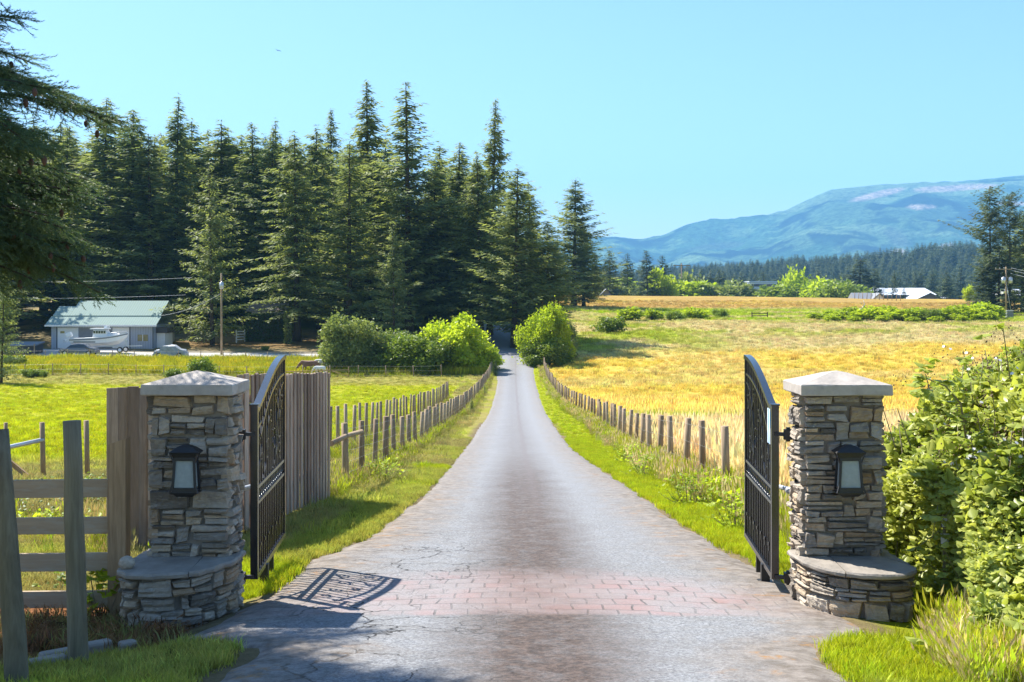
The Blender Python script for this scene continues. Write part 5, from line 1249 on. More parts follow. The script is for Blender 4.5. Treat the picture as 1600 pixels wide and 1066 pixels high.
# big palmate leaves on the arching cane
pa = []; 
for p in arch[1:]:
    for _ in range(5): pa.append(np.array(p) + q.normal(0, .06, 3))
for p in tips[:60]: 
    for _ in range(2): pa.append(np.array(p) + q.normal(0, .05, 3))
for p in tips2: pa.append(np.array(p) + q.normal(0, .03, 3))
pa = np.array(pa); m_ = len(pa); Vs = []; Fs = []; off = 0
for da in (-1.9, -1.0, 0, 1.0, 1.9):
    az = q.uniform(0, .4, m_) + np.arange(m_) * 2.4 + da; tl = q.normal(-.12, .25, m_); A_ = np.stack([np.cos(az) * np.cos(tl), np.sin(az) * np.cos(tl), np.sin(tl)], 1); S_ = np.cross(A_, np.stack([q.normal(0, .3, m_), q.normal(0, .3, m_), np.ones(m_)], 1)); S_ /= np.linalg.norm(S_, axis=1)[:, None]
    v, t_ = leaf_quads(pa, A_, S_, q.uniform(.06, .10, m_)); Vs.append(v); Fs.append(t_ + off); off += len(v)
link('large_leaves', np_mesh('bramble_large_leaves', np.concatenate(Vs), np.concatenate(Fs), M['bramble'], q.uniform(.3, .9, off)), be)
# blossoms + brown buds in sprays near the top surface
fl = MB(); bd_ = MB()
def cluster(c, n, white):
    for _ in range(n):
        p = c + Vector((rr_.gauss(0, .05), rr_.gauss(0, .05), rr_.gauss(0, .06)))
        if rr_.random() < white:
            a0 = rr_.uniform(0, 6.28); nn = Vector((rr_.gauss(0, .5), -.6, .7)).normalized(); u = nn.orthogonal().normalized(); w = nn.cross(u)
            for k in range(5):
                a = a0 + k * 1.2566; d = u * math.cos(a) + w * math.sin(a); s_ = u * -math.sin(a) + w * math.cos(a); fl.add([p, p + d * .010 + s_ * .007, p + d * .017, p + d * .010 - s_ * .007], [(0, 1, 2, 3)], rr_.random())
        else: bd_.ellipsoid(p, (.0065, .0065, .008), 5, 3)
for k in range(60):
    y = rr_.uniform(8.8, 11.2); x = float(bx0(y)) + rr_.uniform(.1, 2.4); hh = float(btop(x, y)); cluster(Vector((x, y, gz(x, y) + hh * rr_.uniform(.75, 1.1))) - br_o, rr_.randint(6, 18), .22)
for p in tips: cluster(p, 10, .06)
fl.build('blossoms', M['petal'], be); bd_.build('buds', M['bud'], be)
dl = MB()
for k in range(500):
    y = rr_.uniform(7.2, 9.5); x = float(bx0(y)) + rr_.uniform(0, 1.5); c = Vector((x, y, gz(x, y) + rr_.uniform(.02, .7) * max(.3, float(btop(x, y))))) - br_o; s_ = rr_.uniform(.012, .03)
    a = Vector((rr_.gauss(0, 1), rr_.gauss(0, 1), rr_.gauss(0, 1))).normalized(); b = a.orthogonal(); dl.add([c, c + a * s_ + b * s_ * .4, c + a * s_ * 2, c + a * s_ - b * s_ * .4], [(0, 1, 2, 3)], rr_.random())
dl.build('withered_leaves', M['dead'], be)
# white plate on a stake inside the bramble
sg2 = empty('white_stake_marker', (3.42, 9.62, gz(3.42, 9.62))); tag(sg2, 'small white plate on a stake half hidden in the bramble leaves', 'marker')
mb = MB(); mb.box((0, 0, .40), (.02, .02, .85)); mb.build('stake', M['cane'], sg2); mb = MB(); mb.box((.0, -.018, .60), (.065, .006, .08)); mb.box((-.005, -.018, .73), (.04, .006, .07)); mb.build('plate', M['white'], sg2)
# weeds with broad leaves by the rails, left
def weed(name, c, n, rad, hgt, lf, mat, label, seed):
    qq = np.random.default_rng(seed); Pn = np.stack([qq.normal(0, rad, n), qq.normal(0, rad, n), qq.uniform(.03, hgt, n)], 1); az = qq.uniform(0, 6.28, n); tl = qq.normal(.15, .35, n)
    A_ = np.stack([np.cos(az) * np.cos(tl), np.sin(az) * np.cos(tl), np.sin(tl)], 1); S_ = np.cross(A_, np.stack([qq.normal(0, .3, n), qq.normal(0, .3, n), np.ones(n)], 1)); S_ /= np.linalg.norm(S_, axis=1)[:, None]
    v, t_ = leaf_quads(Pn, A_, S_, lf * qq.uniform(.6, 1.3, n)); e = empty(name, c); tag(e, label, 'weed'); link('leaves', np_mesh(name + '_leaves', v, t_, M[mat], np.repeat(qq.random(n), 7)), e)
    mb = MB()
    for k in range(0, n, 5): mb.tube([(Pn[k][0] * .3, Pn[k][1] * .3, 0), (Pn[k][0] * .8, Pn[k][1] * .8, Pn[k][2] * .6), tuple(Pn[k])], [.004, .003, .002], 4, cap=False)
    mb.build('stems', M['cane'], e)
for k, (x, y, D, n, rad, h_, lf, lab) in enumerate(((160, 970, 9.9, 120, .13, .38, .075, 'leafy green weed sprouting between the rail fence and the left bench'), (85, 960, 10.2, 40, .12, .35, .05, 'sparse stalky weed behind the round post near the mulch'), (70, 800, 15, 220, .22, .28, .06, 'bright green ferny weed clump seen through the rail fence'), (20, 780, 17, 160, .35, .55, .06, 'darker weed clump behind the rail fence at the left edge'), (120, 775, 19, 150, .35, .5, .07, 'dark leafy weed clump behind the round post'))):
    g_ = G(x, D); weed('leafy_weed', g_, n, rad, h_, lf, 'broadY' if k in (0, 2) else 'broad', lab, 90 + k)
for k, (x, D) in enumerate(((1140, 18.5), (1105, 20.5), (1010, 26), (985, 31), (600, 24.5), (1150, 15.5), (1075, 19))):
    g_ = G(x, D); weed('leafy_weed', g_, 170, .2, .5, .07, 'broadY', ('broad-leaved weed below the nearest right fence post', 'broad-leaved weed at the foot of the first right fence posts', 'leafy weed patch on the right verge below the middle fence posts', 'leafy weed patch further along the right verge', 'small weed at the foot of the third left fence post', 'low leafy weed on the right verge behind the open gate', 'leafy weed on the right verge near the open gate tip')[k], 70 + k)
for k, (x, D, lab) in enumerate(((1378, 62, 'rust-red dock stalk in the golden field above the right capstone'), (1540, 58, 'rust-red dock stalks in the golden field at the far right'), (1485, 75, 'small rust-red stalk in the golden field, farther off'))):
    g_ = G(x, D); e = MB(); r3 = random.Random(k)
    for j in range(9):
        a = r3.uniform(0, 6.28); d = r3.uniform(0, .18); hh = r3.uniform(.6, 1.05); e.tube([(d * math.cos(a) * .4, d * math.sin(a) * .4, 0), (d * math.cos(a), d * math.sin(a), hh)], [.008, .01], 4)
        for _ in range(26): zz = r3.uniform(.4, 1) * hh; e.ellipsoid((d * math.cos(a) + r3.gauss(0, .025), d * math.sin(a) + r3.gauss(0, .025), zz), (.016, .016, .02), 4, 3)
    o = e.build('dock_stalks', M['dead']); o.location = g_; tag(o, lab, 'weed')

# grass and dry stems at the foot of the brambles
n = 3400; Xg = rng.uniform(2.5, 4.8, n); Yg = rng.uniform(6.7, 8.9, n); k = (Xg > bx0(Yg) - .35 + .2 * vnoise(Xg, Yg, .3)); Xg, Yg = Xg[k], Yg[k]
put('bank_grass', Xg, Yg, tall_c, .18, .42, 'long pale grass and dry stems at the foot of the brambles', 'grass', colr=np.where(rng.random((len(Xg), 1)) < .5, cPALE, cWEED * 1.5), tilt=.3)
n = 1500; Xg = rng.uniform(-4.6, -2.45, n); Yg = rng.uniform(8.4, 9.7, n); k = rng.random(n) < .35
put('mulch_tufts', Xg[k], Yg[k], short_c, .5, 1.2, 'thin tufts growing through the rust mulch behind the round posts', 'grass', colr=np.where(rng.random((k.sum(), 1)) < .6, np.array((.30, .16, .07)), cDRYG), tilt=.5)
# ------------------------------------------------------------------ metal-roofed shed
def m_siding(name, col, sc=6, var=.12, dark=.75):
    m = N(name); v = m.coord(); w = m.n('ShaderNodeTexWave', wave_type='BANDS', bands_direction='X'); w.inputs['Scale'].default_value = sc; m.l(v, w.inputs[0])
    c = m.mix(m.ramp(w.outputs['Fac'], [(.05, (1, 1, 1)), (.25, (0, 0, 0))]), col, tuple(x * dark for x in col)); n = m.noise(1.2, 5, .6, v)
    m.col(m.mix(m.math('MULTIPLY', n, var * 2), c, tuple(x * .7 for x in col))); m.rough(.6); m.bump(w.outputs['Fac'], .3, .03); return m.m
M['roofm'] = m_siding('ribbed_metal_roof', (.27, .35, .315), 1.05, .2, .8); M['roofm'].node_tree.nodes["Principled BSDF"].inputs['Roughness'].default_value = .9; M['roofm'].node_tree.nodes["Principled BSDF"].inputs['Specular IOR Level'].default_value = .1
M['siding'] = m_siding('grey_blue_siding', (.34, .37, .43), 1.0); M['brownroof'] = m_plain('brown_shingles', (.16, .12, .09), .9, var=.4, scale=6)
M['wallw'] = m_plain('white_wall', (.7, .7, .7), .7, var=.08); M['ywin'] = m_plain('yellowish_window', (.26, .22, .10), .2, var=.3)
M['greyroof'] = m_plain('grey_roof', (.20, .21, .23), .8, var=.2); M['whiteroof'] = m_plain('white_metal_roof', (.66, .70, .76), .5, var=.08); M['darkwall'] = m_plain('dark_wall', (.06, .06, .065), .7)
M['brownwall'] = m_plain('brown_wall', (.22, .13, .09), .8, var=.3); M['silver'] = m_plain('silver_tarp', (.3, .33, .37), .6, .0, var=.6, scale=2.5, bump=1.0); M['tan'] = m_plain('tan_stuff', (.45, .36, .24), .9)
DS = 150.0; sx_ = lambda x: (x - 800) * DS / F
g0 = -3.45; base = Vector((sx_(160), DS, g0)); sh = empty('metal_roofed_shed', base); tag(sh, 'long low shed with pale green ribbed metal roof and grey siding', 'shed')
def bb(mb, x0, x1, y0, y1, z0, z1, t=.5): mb.box(((x0 + x1) / 2 - base.x, (y0 + y1) / 2 - base.y, (z0 + z1) / 2 - base.z), (x1 - x0, y1 - y0, z1 - z0), tint=t)
zE = HC - (509 - HY) * DS / F
w = MB(); bb(w, sx_(80), sx_(239), DS, DS + 9.5, g0 - .4, zE + .08); 
gy = Vector((0, 0, 0)); w.build('walls', M['siding'], sh)
rd = MB(); zR = HC - (470 - HY) * (DS + 5) / F; zR2 = HC - (484 - HY) * (DS + 3.6) / F; zEv = zE + .1
def roofplane(mb, x0, x1, ya, za, yb, zb, th=.12):
    vs = [(x0, ya, za), (x1, ya, za), (x1, yb, zb), (x0, yb, zb)]; vs = [Vector(v) - base for v in vs]; mb.add(vs + [v - Vector((0, 0, th)) for v in vs], [(0, 1, 2, 3), (7, 6, 5, 4), (0, 4, 5, 1), (1, 5, 6, 2), (2, 6, 7, 3), (3, 7, 4, 0)])
ym = DS + 1.4; slope = (zR - zEv) / 5.8; zm = zEv + slope * 2.2
roofplane(rd, sx_(74), sx_(247), DS - .8, zEv, ym, zm - .09); roofplane(rd, sx_(102), sx_(246), ym - .05, zm, DS + 5, zR); roofplane(rd, sx_(76), sx_(102) - .01, ym - .05, zm, DS + 3.6, zm + slope * 2.25)
roofplane(rd, sx_(102), sx_(246), DS + 10.2, zEv, DS + 5.001, zR); rd.build('roof', M['roofm'], sh)
ft = MB(); ft.box((sx_(160.5) - base.x, DS - .83 - base.y, zEv - .09 - base.z), (sx_(247.5) - sx_(73.5), .05, .2)); ft.build('fascia', M['wallw'], sh)
def panel(name, x0, x1, y0, y1, mat, par=sh, d=.03):
    z1 = HC - (y0 - HY) * DS / F; z0 = HC - (y1 - HY) * DS / F; p = MB(); bb(p, sx_(x0), sx_(x1), DS - d, DS - .004, max(z0, g0 + .02), z1); return p.build(name, mat, par)
panel('sliding_door', 90, 122, 512, 546, M['wallw']); panel('sliding_door', 176, 202, 512, 546, M['wallw']); panel('bay_opening', 123.5, 175, 513, 546, M['greyroof'], d=.015)
wn = panel('window', 215, 231, 523, 533, M['ywin']); panel('mullion', 222.6, 223.6, 522.6, 533.4, M['wallw'], d=.05); panel('window', 94.5, 101, 517.5, 521, M['ywin'], d=.05)
for x in (89, 203, 239): panel('post_trim', x - .5, x + .5, 511, 546, M['darkwall'], d=.06)
an = MB(); bb(an, sx_(239.4), sx_(252), DS + 1.5, DS + 5, g0 - .3, HC - (521 - HY) * DS / F); an.build('annex_wall', M['wallw'], sh); an = MB(); bb(an, sx_(239.4), sx_(256), DS + 1.2, DS + 5.3, HC - (521 - HY) * DS / F + .003, HC - (512 - HY) * DS / F); an.build('annex_roof', M['darkwall'], sh)
# ------------------------------------------------------------------ boat on trailer
DB = 145.0; k_ = DB / F; bo = Vector(((150 - 800) * k_, DB, gz((150 - 800) * k_, DB) + .05)); bt = empty('motor_boat', bo); tag(bt, 'white cabin motor boat with outboard engine parked on a trailer before the shed', 'boat')
def bx(px): return (px - 150) * k_
zg = lambda py: HC - (py - HY) * k_ - bo.z
def loft(mb, secs, tint=.5, cap=True):
    n = len(secs[0]); vs = [p for s in secs for p in s]; fs = []
    for i in range(len(secs) - 1):
        for j in range(n - 1): fs.append((i * n + j, i * n + j + 1, (i + 1) * n + j + 1, (i + 1) * n + j))
    if cap: fs += [tuple(range(n)), tuple((len(secs) - 1) * n + j for j in range(n))[::-1]]
    mb.add(vs, fs, tint, False)
hl = MB(); secs = []
for px, top, keel, hw_ in ((113, 529, 538, 1.05), (125, 528.5, 540, 1.15), (150, 527.5, 541, 1.2), (172, 525.5, 540.5, 1.1), (187, 523, 537, .75), (197, 520.5, 529, .3), (200, 519.5, 523, .03)):
    x = bx(px); zt = zg(top); zk = zg(keel); zc = zt * .38 + zk * .62
    secs.append([Vector((x, -hw_, zt)), Vector((x, -hw_ * .92, zc)), Vector((x, 0, zk)), Vector((x, hw_ * .92, zc)), Vector((x, hw_, zt))])
loft(hl, secs); hl.build('hull', M['white'], bt)
dk = MB(); vs = []; 
for s in secs: vs += [s[0] + Vector((0, .02, .01)), s[4] + Vector((0, -.02, .01))]
dk.add(vs, [(2 * i, 2 * i + 1, 2 * i + 3, 2 * i + 2) for i in range(len(secs) - 1)]); dk.build('deck', M['wallw'], bt)
st_ = MB(); st_.v = []; 
for a, b in zip(secs[:-1], secs[1:]): st_.bar(a[0] + Vector((0, -.02, -.16)), b[0] + Vector((0, -.02, -.16)), .03, .13)
st_.build('rubbing_strake', M['greyroof'], bt)
ks = MB(); ks.bar((bx(120), -1.14, zg(534)), (bx(154), -1.16, zg(534)), .03, .10); ks.build('side_stripe', M['darkwall'], bt)
cbn = MB(); cz0, cz1 = zg(526.5), zg(515.5)
cbn.add([(bx(148), -.8, cz0), (bx(172), -.8, cz0), (bx(172), .8, cz0), (bx(148), .8, cz0), (bx(149), -.72, cz1), (bx(167), -.72, cz1), (bx(167), .72, cz1), (bx(149), .72, cz1)], [(0, 3, 2, 1), (4, 5, 6, 7), (0, 1, 5, 4), (1, 2, 6, 5), (2, 3, 7, 6), (3, 0, 4, 7)])
cbn.add([(bx(170), -.7, zg(525.5)), (bx(188), -.45, zg(523)), (bx(188), .45, zg(523)), (bx(170), .7, zg(525.5)), (bx(168), -.6, zg(522)), (bx(184), -.35, zg(521)), (bx(184), .35, zg(521)), (bx(168), .6, zg(522))], [(0, 3, 2, 1), (4, 5, 6, 7), (0, 1, 5, 4), (1, 2, 6, 5), (2, 3, 7, 6), (3, 0, 4, 7)])
cbn.box((bx(157), 0, zg(513.8)), (26 * k_, 1.6, .14)); cbn.box((bx(167), 0, zg(511)), (6 * k_, .9, .32), taper=.7); cbn.build('cabin', M['white'], bt)
for j in range(5):
    wv = MB(); wv.box((bx(150.8 + j * 4.0), -.79, zg(518.8)), (.22, .03, .30)); wv.build('cabin_window', M['glassd'], bt)
og = MB(); og.box((bx(108), 0, zg(523.5)), (.75, .55, .55), rot=(0, R(-25), 0), bev=.12); og.box((bx(106), 0, zg(530)), (.28, .18, .75), rot=(0, R(25), 0), bev=.05); og.tube([(bx(101), 0, zg(533)), (bx(104.5), 0, zg(532))], [.05, .12], 8); og.build('outboard_engine', M['white'], bt)
pr_ = MB()
for a in range(3): pr_.box((bx(99.7), math.cos(a * 2.09) * .12, zg(533) + math.sin(a * 2.09) * .12), (.04, .1, .22), rot=(a * 2.09, 0, 0))
pr_.build('propeller', M['galv'], bt)
rl = MB(); rl.tube([(bx(172), -.75, zg(520.5)), (bx(190), -.45, zg(518.5)), (bx(198), 0, zg(517.5)), (bx(190), .45, zg(518.5))], .02, 4)
for px_ in (176, 184, 192): rl.tube([(bx(px_), -.6 + (px_ - 176) * .02, zg(524)), (bx(px_), -.6 + (px_ - 176) * .02, zg(519.5))], .018, 4)
rl.build('bow_rail', M['galv'], bt)
tr = empty('boat_trailer', bo + Vector((0, 0, 0))); tag(tr, 'grey steel trailer carrying the white motor boat', 'trailer')
tf = MB(); 
for s in (-.8, .8): tf.bar((bx(112), s, zg(541.5)), (bx(198), s * .3, zg(541)), .08, .10); tf.bar((bx(130), s * .8, zg(541)), (bx(180), s * .6, zg(539.8)), .08, .08)
tf.bar((bx(196), 0, zg(541)), (bx(222), 0, zg(540.5)), .09, .09); tf.bar((bx(196), 0, zg(541)), (bx(196), 0, zg(533)), .07, .07); tf.box((bx(197.5), 0, zg(533)), (.3, .2, .2)); tf.bar((bx(190), -1.1, zg(541.5)), (bx(190), 1.1, zg(541.5)), .08, .08); tf.build('frame', M['galv'], tr)
for s in (-1.1, 1.1):
    wh = MB(); wh.tube([(bx(192), s - .1, .35), (bx(192), s + .1, .35)], .34, 18); wo = wh.build('wheel', M['tyre'], tr); rm = MB(); rm.tube([(bx(192), s - .115, .35), (bx(192), s + .115, .35)], .20, 14); rm.build('rim', M['white'], wo)
# ------------------------------------------------------------------ cars
def car(px, D, length, mat, name, label, cover=False):
    c0 = G(px, D); c0.z = max(c0.z, gz(c0.x, c0.y)) + .06; e = empty(name, c0); tag(e, label, 'car'); L = length
    prof = [(-.5, .35), (-.5, .62), (-.47, .80), (-.30, .88), (-.18, 1.28), (.02, 1.42), (.18, 1.36), (.32, .98), (.46, .86), (.5, .62), (.5, .35)]
    if cover: prof = [(-.5, .03), (-.51, .6), (-.45, .92), (-.30, 1.02), (-.2, 1.40), (.0, 1.50), (.16, 1.46), (.30, 1.08), (.44, .95), (.51, .62), (.52, .03)]
    rq = random.Random(int(px)); b = MB(); secs = []
    for yy, sc, zs_ in ((-.86, .96, .93), (-.80, 1, 1), (-.3, 1.0, 1.02), (.3, 1.0, 1.02), (.80, 1, 1), (.86, .96, .93)):
        secs.append([Vector((x * L * sc + (rq.uniform(-.11, .11) if cover else 0), yy * (1 if z < 1 else .86) + (rq.uniform(-.05, .05) if cover else 0), z * zs_ + (rq.uniform(-.12, .06) if cover else 0))) for x, z in prof])
    loft(b, secs); b.build('cover' if cover else 'body', mat, e)
    if not cover:
        g = MB(); g.add([(-.27 * L, -.84, .93), (-.175 * L, -.775, 1.25), (.17 * L, -.775, 1.30), (.29 * L, -.84, .98)], [(0, 1, 2, 3)]); g.add([(-.27 * L, -.85, .93), (-.27 * L, -.84, .93), (.29 * L, -.84, .98), (.29 * L, -.85, .98)], [(0, 1, 2, 3)]); g.build('side_window', M['glassd'], e)
    for sx in (-.32, .32):
        for sy in (-.78, .78):
            w_ = MB(); w_.tube([(sx * L, sy - .1, .32), (sx * L, sy + .1, .32)], .32, 16); wo = w_.build('wheel', M['tyre'], e); 
            r_ = MB(); r_.tube([(sx * L, sy - .112, .32), (sx * L, sy + .112, .32)], .19, 12); r_.build('rim', M['galv'], wo)
    return e
car(124, 141.5, 4.3, m_plain('dark_grey_car_paint', (.16, .17, .20), .25, .3, var=.05), 'parked_car', 'low dark grey car parked in front of the boat, half hidden by weeds')
car(267, 140, 3.7, M['silver'], 'covered_car', 'car under a crumpled silver tarpaulin by the farm road', True)
# dark low building at left
D = 143; c = G(31, D); e = empty('dark_shelter', c); tag(e, 'low dark open-fronted shelter left of the metal-roofed shed', 'shed'); mb = MB(); mb.box((0, 1.5, .6), (3.3, 2.6, 1.3)); mb.build('walls', M['darkwall'], e); mb = MB(); mb.box((0, 1.4, 1.33), (3.7, 3.1, .12), rot=(R(6), 0, 0)); mb.build('roof', M['greyroof'], e)
mb = MB(); mb.box((-1.75, -.1, .6), (.12, .12, 1.5)); mb.box((1.75, -.1, .6), (.12, .12, 1.5)); mb.build('posts', M['post'], e)
# house behind the hedge
D = 168; c = G(418, D); zz = lambda y: HC - (y - HY) * D / F - c.z
e = empty('white_walled_house', c); tag(e, 'white-walled house with brown roof glimpsed above the clipped hedge', 'house'); mb = MB(); mb.box((0, 2, zz(486) / 2), (4.4, 4, zz(486))); mb.build('wall', M['wallw'], e)
mb = MB(); mb.add([(-2.9, -.6, zz(487)), (2.6, -.6, zz(487)), (2.6, 2.2, zz(474)), (-2.9, 2.2, zz(474)), (-2.9, 5, zz(487)), (2.6, 5, zz(487))], [(0, 1, 2, 3), (3, 2, 5, 4), (0, 3, 4), (1, 5, 2), (0, 4, 5, 1)]); mb.build('roof', M['brownroof'], e)
# white field gate near hedge
D = 160; c = G(376, D); e = empty('white_field_gate', c, R(70)); tag(e, 'small white slatted gate beside the hedge at the dark wood edge', 'gate'); mb = MB()
for j in range(4): mb.box((0, 0, .35 + j * .35), (2.0, .05, .12))
mb.build('slats', M['white'], e); 
for s in (-1, 1): mb = MB(); mb.box((s * 1.0, 0, .8), (.12, .12, 1.7)); mb.build('post', M['white'], e)
# brown hut on the lawn
D = 214; c = G(752, D); e = empty('brown_hut', c); tag(e, 'small brown hut on the sunlit lawn behind the driveway trees', 'hut'); mb = MB(); mb.box((0, 1.2, 1.0), (3.4, 2.4, 2.2)); mb.build('walls', M['brownwall'], e); mb = MB(); mb.add([(-2, -.3, 2.05), (2, -.3, 2.05), (2, 2.7, 2.05), (-2, 2.7, 2.05), (-2, 1.2, 3.0), (2, 1.2, 3.0)], [(0, 1, 5, 4), (3, 4, 5, 2), (0, 4, 3), (1, 2, 5), (0, 3, 2, 1)]); mb.build('roof', M['brownroof'], e)
mb = MB(); mb.box((.6, -.03, .95), (.8, .05, 1.8)); mb.build('door', M['darkwall'], e)
# white rails by the driveway end
D = 131; c = G(757, D); e = empty('white_rail_fence', c, R(-3)); tag(e, 'short white two-rail fence left of the driveway end', 'fence')
mb = MB(); mb.box((0, 0, .95), (2.6, .05, .13)); mb.box((0, 0, .5), (2.6, .05, .13)); mb.build('rails', M['white'], e)
for s in (-1.3, 0, 1.3): mb = MB(); mb.box((s, .05, .5), (.12, .1, 1.1)); mb.build('post', M['white'], e)
# dark timber field gate by the horses
D = 120.5
e = empty('pole_gate', G(520, D)); tag(e, 'thin metal pole gate with slanting brace beside the grazing horses', 'gate'); iv = Vector(e.location); mb = MB(); a, b = G(443, D), G(545, D)
mb.tube([a + Vector((0, 0, .55)) - iv, b + Vector((0, 0, .75)) - iv], .04, 6); mb.tube([G(518, D) + Vector((0, 0, .62)) - iv, b + Vector((0, 0, .08)) - iv], .035, 6); mb.build('bars', M['rail'], e)
for x in (443, 512, 545): mb = MB(); p = G(x, D) - iv; mb.tube([p, p + Vector((0, 0, 1.05))], .05, 6); mb.build('post', M['rail'], e)
# small timber frame in field
D = 212; e = empty('timber_field_gate', G(1187, D)); tag(e, 'small dark wooden gate frame standing alone in the far green band', 'gate'); mb = MB(); mb.box((0, 0, .85), (2.7, .08, .12)); mb.box((0, 0, .45), (2.7, .08, .12)); mb.build('rails', M['bark'], e)
for s in (-1.35, 1.35): mb = MB(); mb.box((s, 0, .5), (.16, .16, 1.2)); mb.build('post', M['bark'], e)
# dead branch
D = 245; o = MB(); o.tube([(-1.2, 0, .1), (0, 0, .5), (.5, 0, 1.3), (.3, 0, 2.2)], [.12, .1, .07, .03], 6); o.tube([(0, 0, .5), (1.0, 0, .4)], [.08, .03], 5); o.tube([(.4, 0, 1.1), (-.3, .1, 1.9)], [.05, .02], 5); o = o.build('dead_branch', M['galv']); o.location = G(1347, D) ; tag(o, 'bleached dead branch lying in the far green band', 'branch')
# ------------------------------------------------------------------ animals
def animal(name, px, D, L, Hh, parts, mat, label, cat, face=-1, mane=None):
    """skin-modifier body. coordinates: x forward (unit body length), z up (unit height)"""
    me = bpy.data.meshes.new(name); idx = {}; vs = []; rad = []; ed = []
    for nm, (x, y, z, r, par) in parts.items():
        idx[nm] = len(vs); vs.append((x * L * face, y, z * Hh)); rad.append(r)
        if par: ed.append((idx[par], idx[nm]))
    me.from_pydata(vs, ed, []); o = link(name, me); o.location = G(px, D); me.materials.append(mat)
    sk = o.modifiers.new('skin', 'SKIN'); 
    for i, r in enumerate(rad): me.skin_vertices[0].data[i].radius = r if isinstance(r, tuple) else (r, r)
    me.skin_vertices[0].data[0].use_root = True; ss = o.modifiers.new('sub', 'SUBSURF'); ss.levels = 2; ss.render_levels = 2; tag(o, label, cat); return o
def horse_parts(graze=True, s=1.0):
    h = {'pelvis': (-.36, 0, .84, (.27 * s, .30 * s), None), 'belly': (0, 0, .76, (.30 * s, .31 * s), 'pelvis'), 'chest': (.30, 0, .80, (.25 * s, .29 * s), 'belly'),
         'neck1': (.47, 0, .86, (.15 * s, .22 * s), 'chest'), 'neck2': (.66, 0, .66 if graze else 1.1, (.10 * s, .15 * s), 'neck1'), 'poll': (.80, 0, .42 if graze else 1.3, (.08 * s, .11 * s), 'neck2'),
         'head': (.85, 0, .26 if graze else 1.22, (.075 * s, .10 * s), 'poll'), 'muzzle': (.86, 0, .10 if graze else 1.08, (.05 * s, .06 * s), 'head'),
         'dock': (-.50, 0, .90, .07 * s, 'pelvis'), 'tail': (-.57, 0, .66, .06 * s, 'dock'), 'tailend': (-.56, 0, .34, .03 * s, 'tail')}
    for sd_, y in (('l', .15 * s), ('r', -.15 * s)):
        o_ = .05 if sd_ == 'l' else -.06
        h['thigh' + sd_] = (-.38 + o_, y, .62, (.13 * s, .16 * s), 'pelvis'); h['stifle' + sd_] = (-.33 + o_, y, .50, .085 * s, 'thigh' + sd_); h['hock' + sd_] = (-.46 + o_, y, .33, .055 * s, 'stifle' + sd_); h['fet' + sd_] = (-.42 + o_, y, .08, .04 * s, 'hock' + sd_); h['hoof' + sd_] = (-.39 + o_, y, .015, .05 * s, 'fet' + sd_)
        h['sho' + sd_] = (.32 - o_, y, .58, (.09 * s, .12 * s), 'chest'); h['knee' + sd_] = (.33 - o_, y, .34, .055 * s, 'sho' + sd_); h['ff' + sd_] = (.34 - o_, y, .08, .038 * s, 'knee' + sd_); h['fh' + sd_] = (.37 - o_, y, .015, .048 * s, 'ff' + sd_)
        h['ear' + sd_] = (.77, y * .35, .50 if graze else 1.42, .02, 'poll')
    return h
mb_brown = m_plain('brown_and_white_coat', (.20, .10, .06), .7, var=.6, scale=1.2)
animal('horse', 484, 124, 1.65, 1.42, horse_parts(True), mb_brown, 'brown horse grazing at the left of the group beyond the board fence', 'horse')
animal('horse', 507, 125.3, 1.75, 1.50, horse_parts(True), m_plain('dapple_grey_coat', (.50, .50, .52), .7, var=.35, scale=3), 'dapple grey horse grazing behind the white foal', 'horse')
animal('foal', 500, 122.6, 1.0, 1.0, horse_parts(True, .62), m_plain('white_coat', (.78, .77, .76), .7, var=.08), 'small white foal with head down in front of the grey horse', 'foal')
# ------------------------------------------------------------------ utility poles, wires
def pole(px, D, ytop, r, label, cross=False, cans=1, mat='post'):
    b = G(px, D); H = HC - (ytop - HY) * D / F - b.z; e = empty('utility_pole', b); tag(e, label, 'utility pole'); p = MB(); p.tube([(0, 0, -.3), (0, 0, H * .5), (0, 0, H)], [r, r * .9, r * .75], 10); p.build('pole', M[mat], e)
    if cans == 1: c = MB(); c.tube([(.1, -.3, H - 1.9), (.1, -.3, H - 1.1)], .26, 12); c.tube([(.1, -.3, H - 1.1), (.1, -.3, H - .95)], [.2, .05], 8); c.build('transformer', M['galv'], e)
    if cans == 2:
        for s in (-.55, .65): c = MB(); c.tube([(s, -.3, H - 3.0), (s, -.3, H - 1.95)], .36, 12); c.tube([(s, -.3, H - 1.95), (s, -.3, H - 1.8)], [.3, .1], 10); c.build('transformer', M['galv'], e)
    if cross: c = MB(); c.box((-.5, -.12, H - .45), (3.0, .12, .14)); c.box((.1, -.12, H - 1.9), (2.0, .1, .1)); c.build('crossarm', M['post'], e); c = MB(); [c.tube([(s, -.12, H - .38), (s, -.12, H - .15)], .06, 6) for s in (-1.9, -1.2, -.4, .9)]; c.build('insulators', M['galv'], e)
    return b, H
bL, HL = pole(346, 144, 427, .13, 'slim wooden utility pole with one grey transformer before the dark wood')
bR, HR = pole(1572, 219, 417, .17, 'brown utility pole with two pale transformers at the right edge', True, 2)
e = MB(); e.tube([(0, 0, 0), (-.9, .3, 6.2)], [.03, .03], 5); o = e.build('guy_wire', M['galv']); o.location = G(1581, 218); tag(o, 'pale guy strut leaning against the right utility pole', 'guy wire')
e = empty('utility_box', G(1577, 212)); tag(e, 'grey dome-topped utility box at the foot of the right utility pole', 'utility box'); mb = MB(); mb.box((0, 0, .6), (1.15, .9, 1.2), bev=.08); mb.build('body', M['greyroof'], e); mb = MB(); mb.box((0, 0, 1.24), (1.2, .95, .14), bev=.06); mb.build('lid', M['galv'], e)
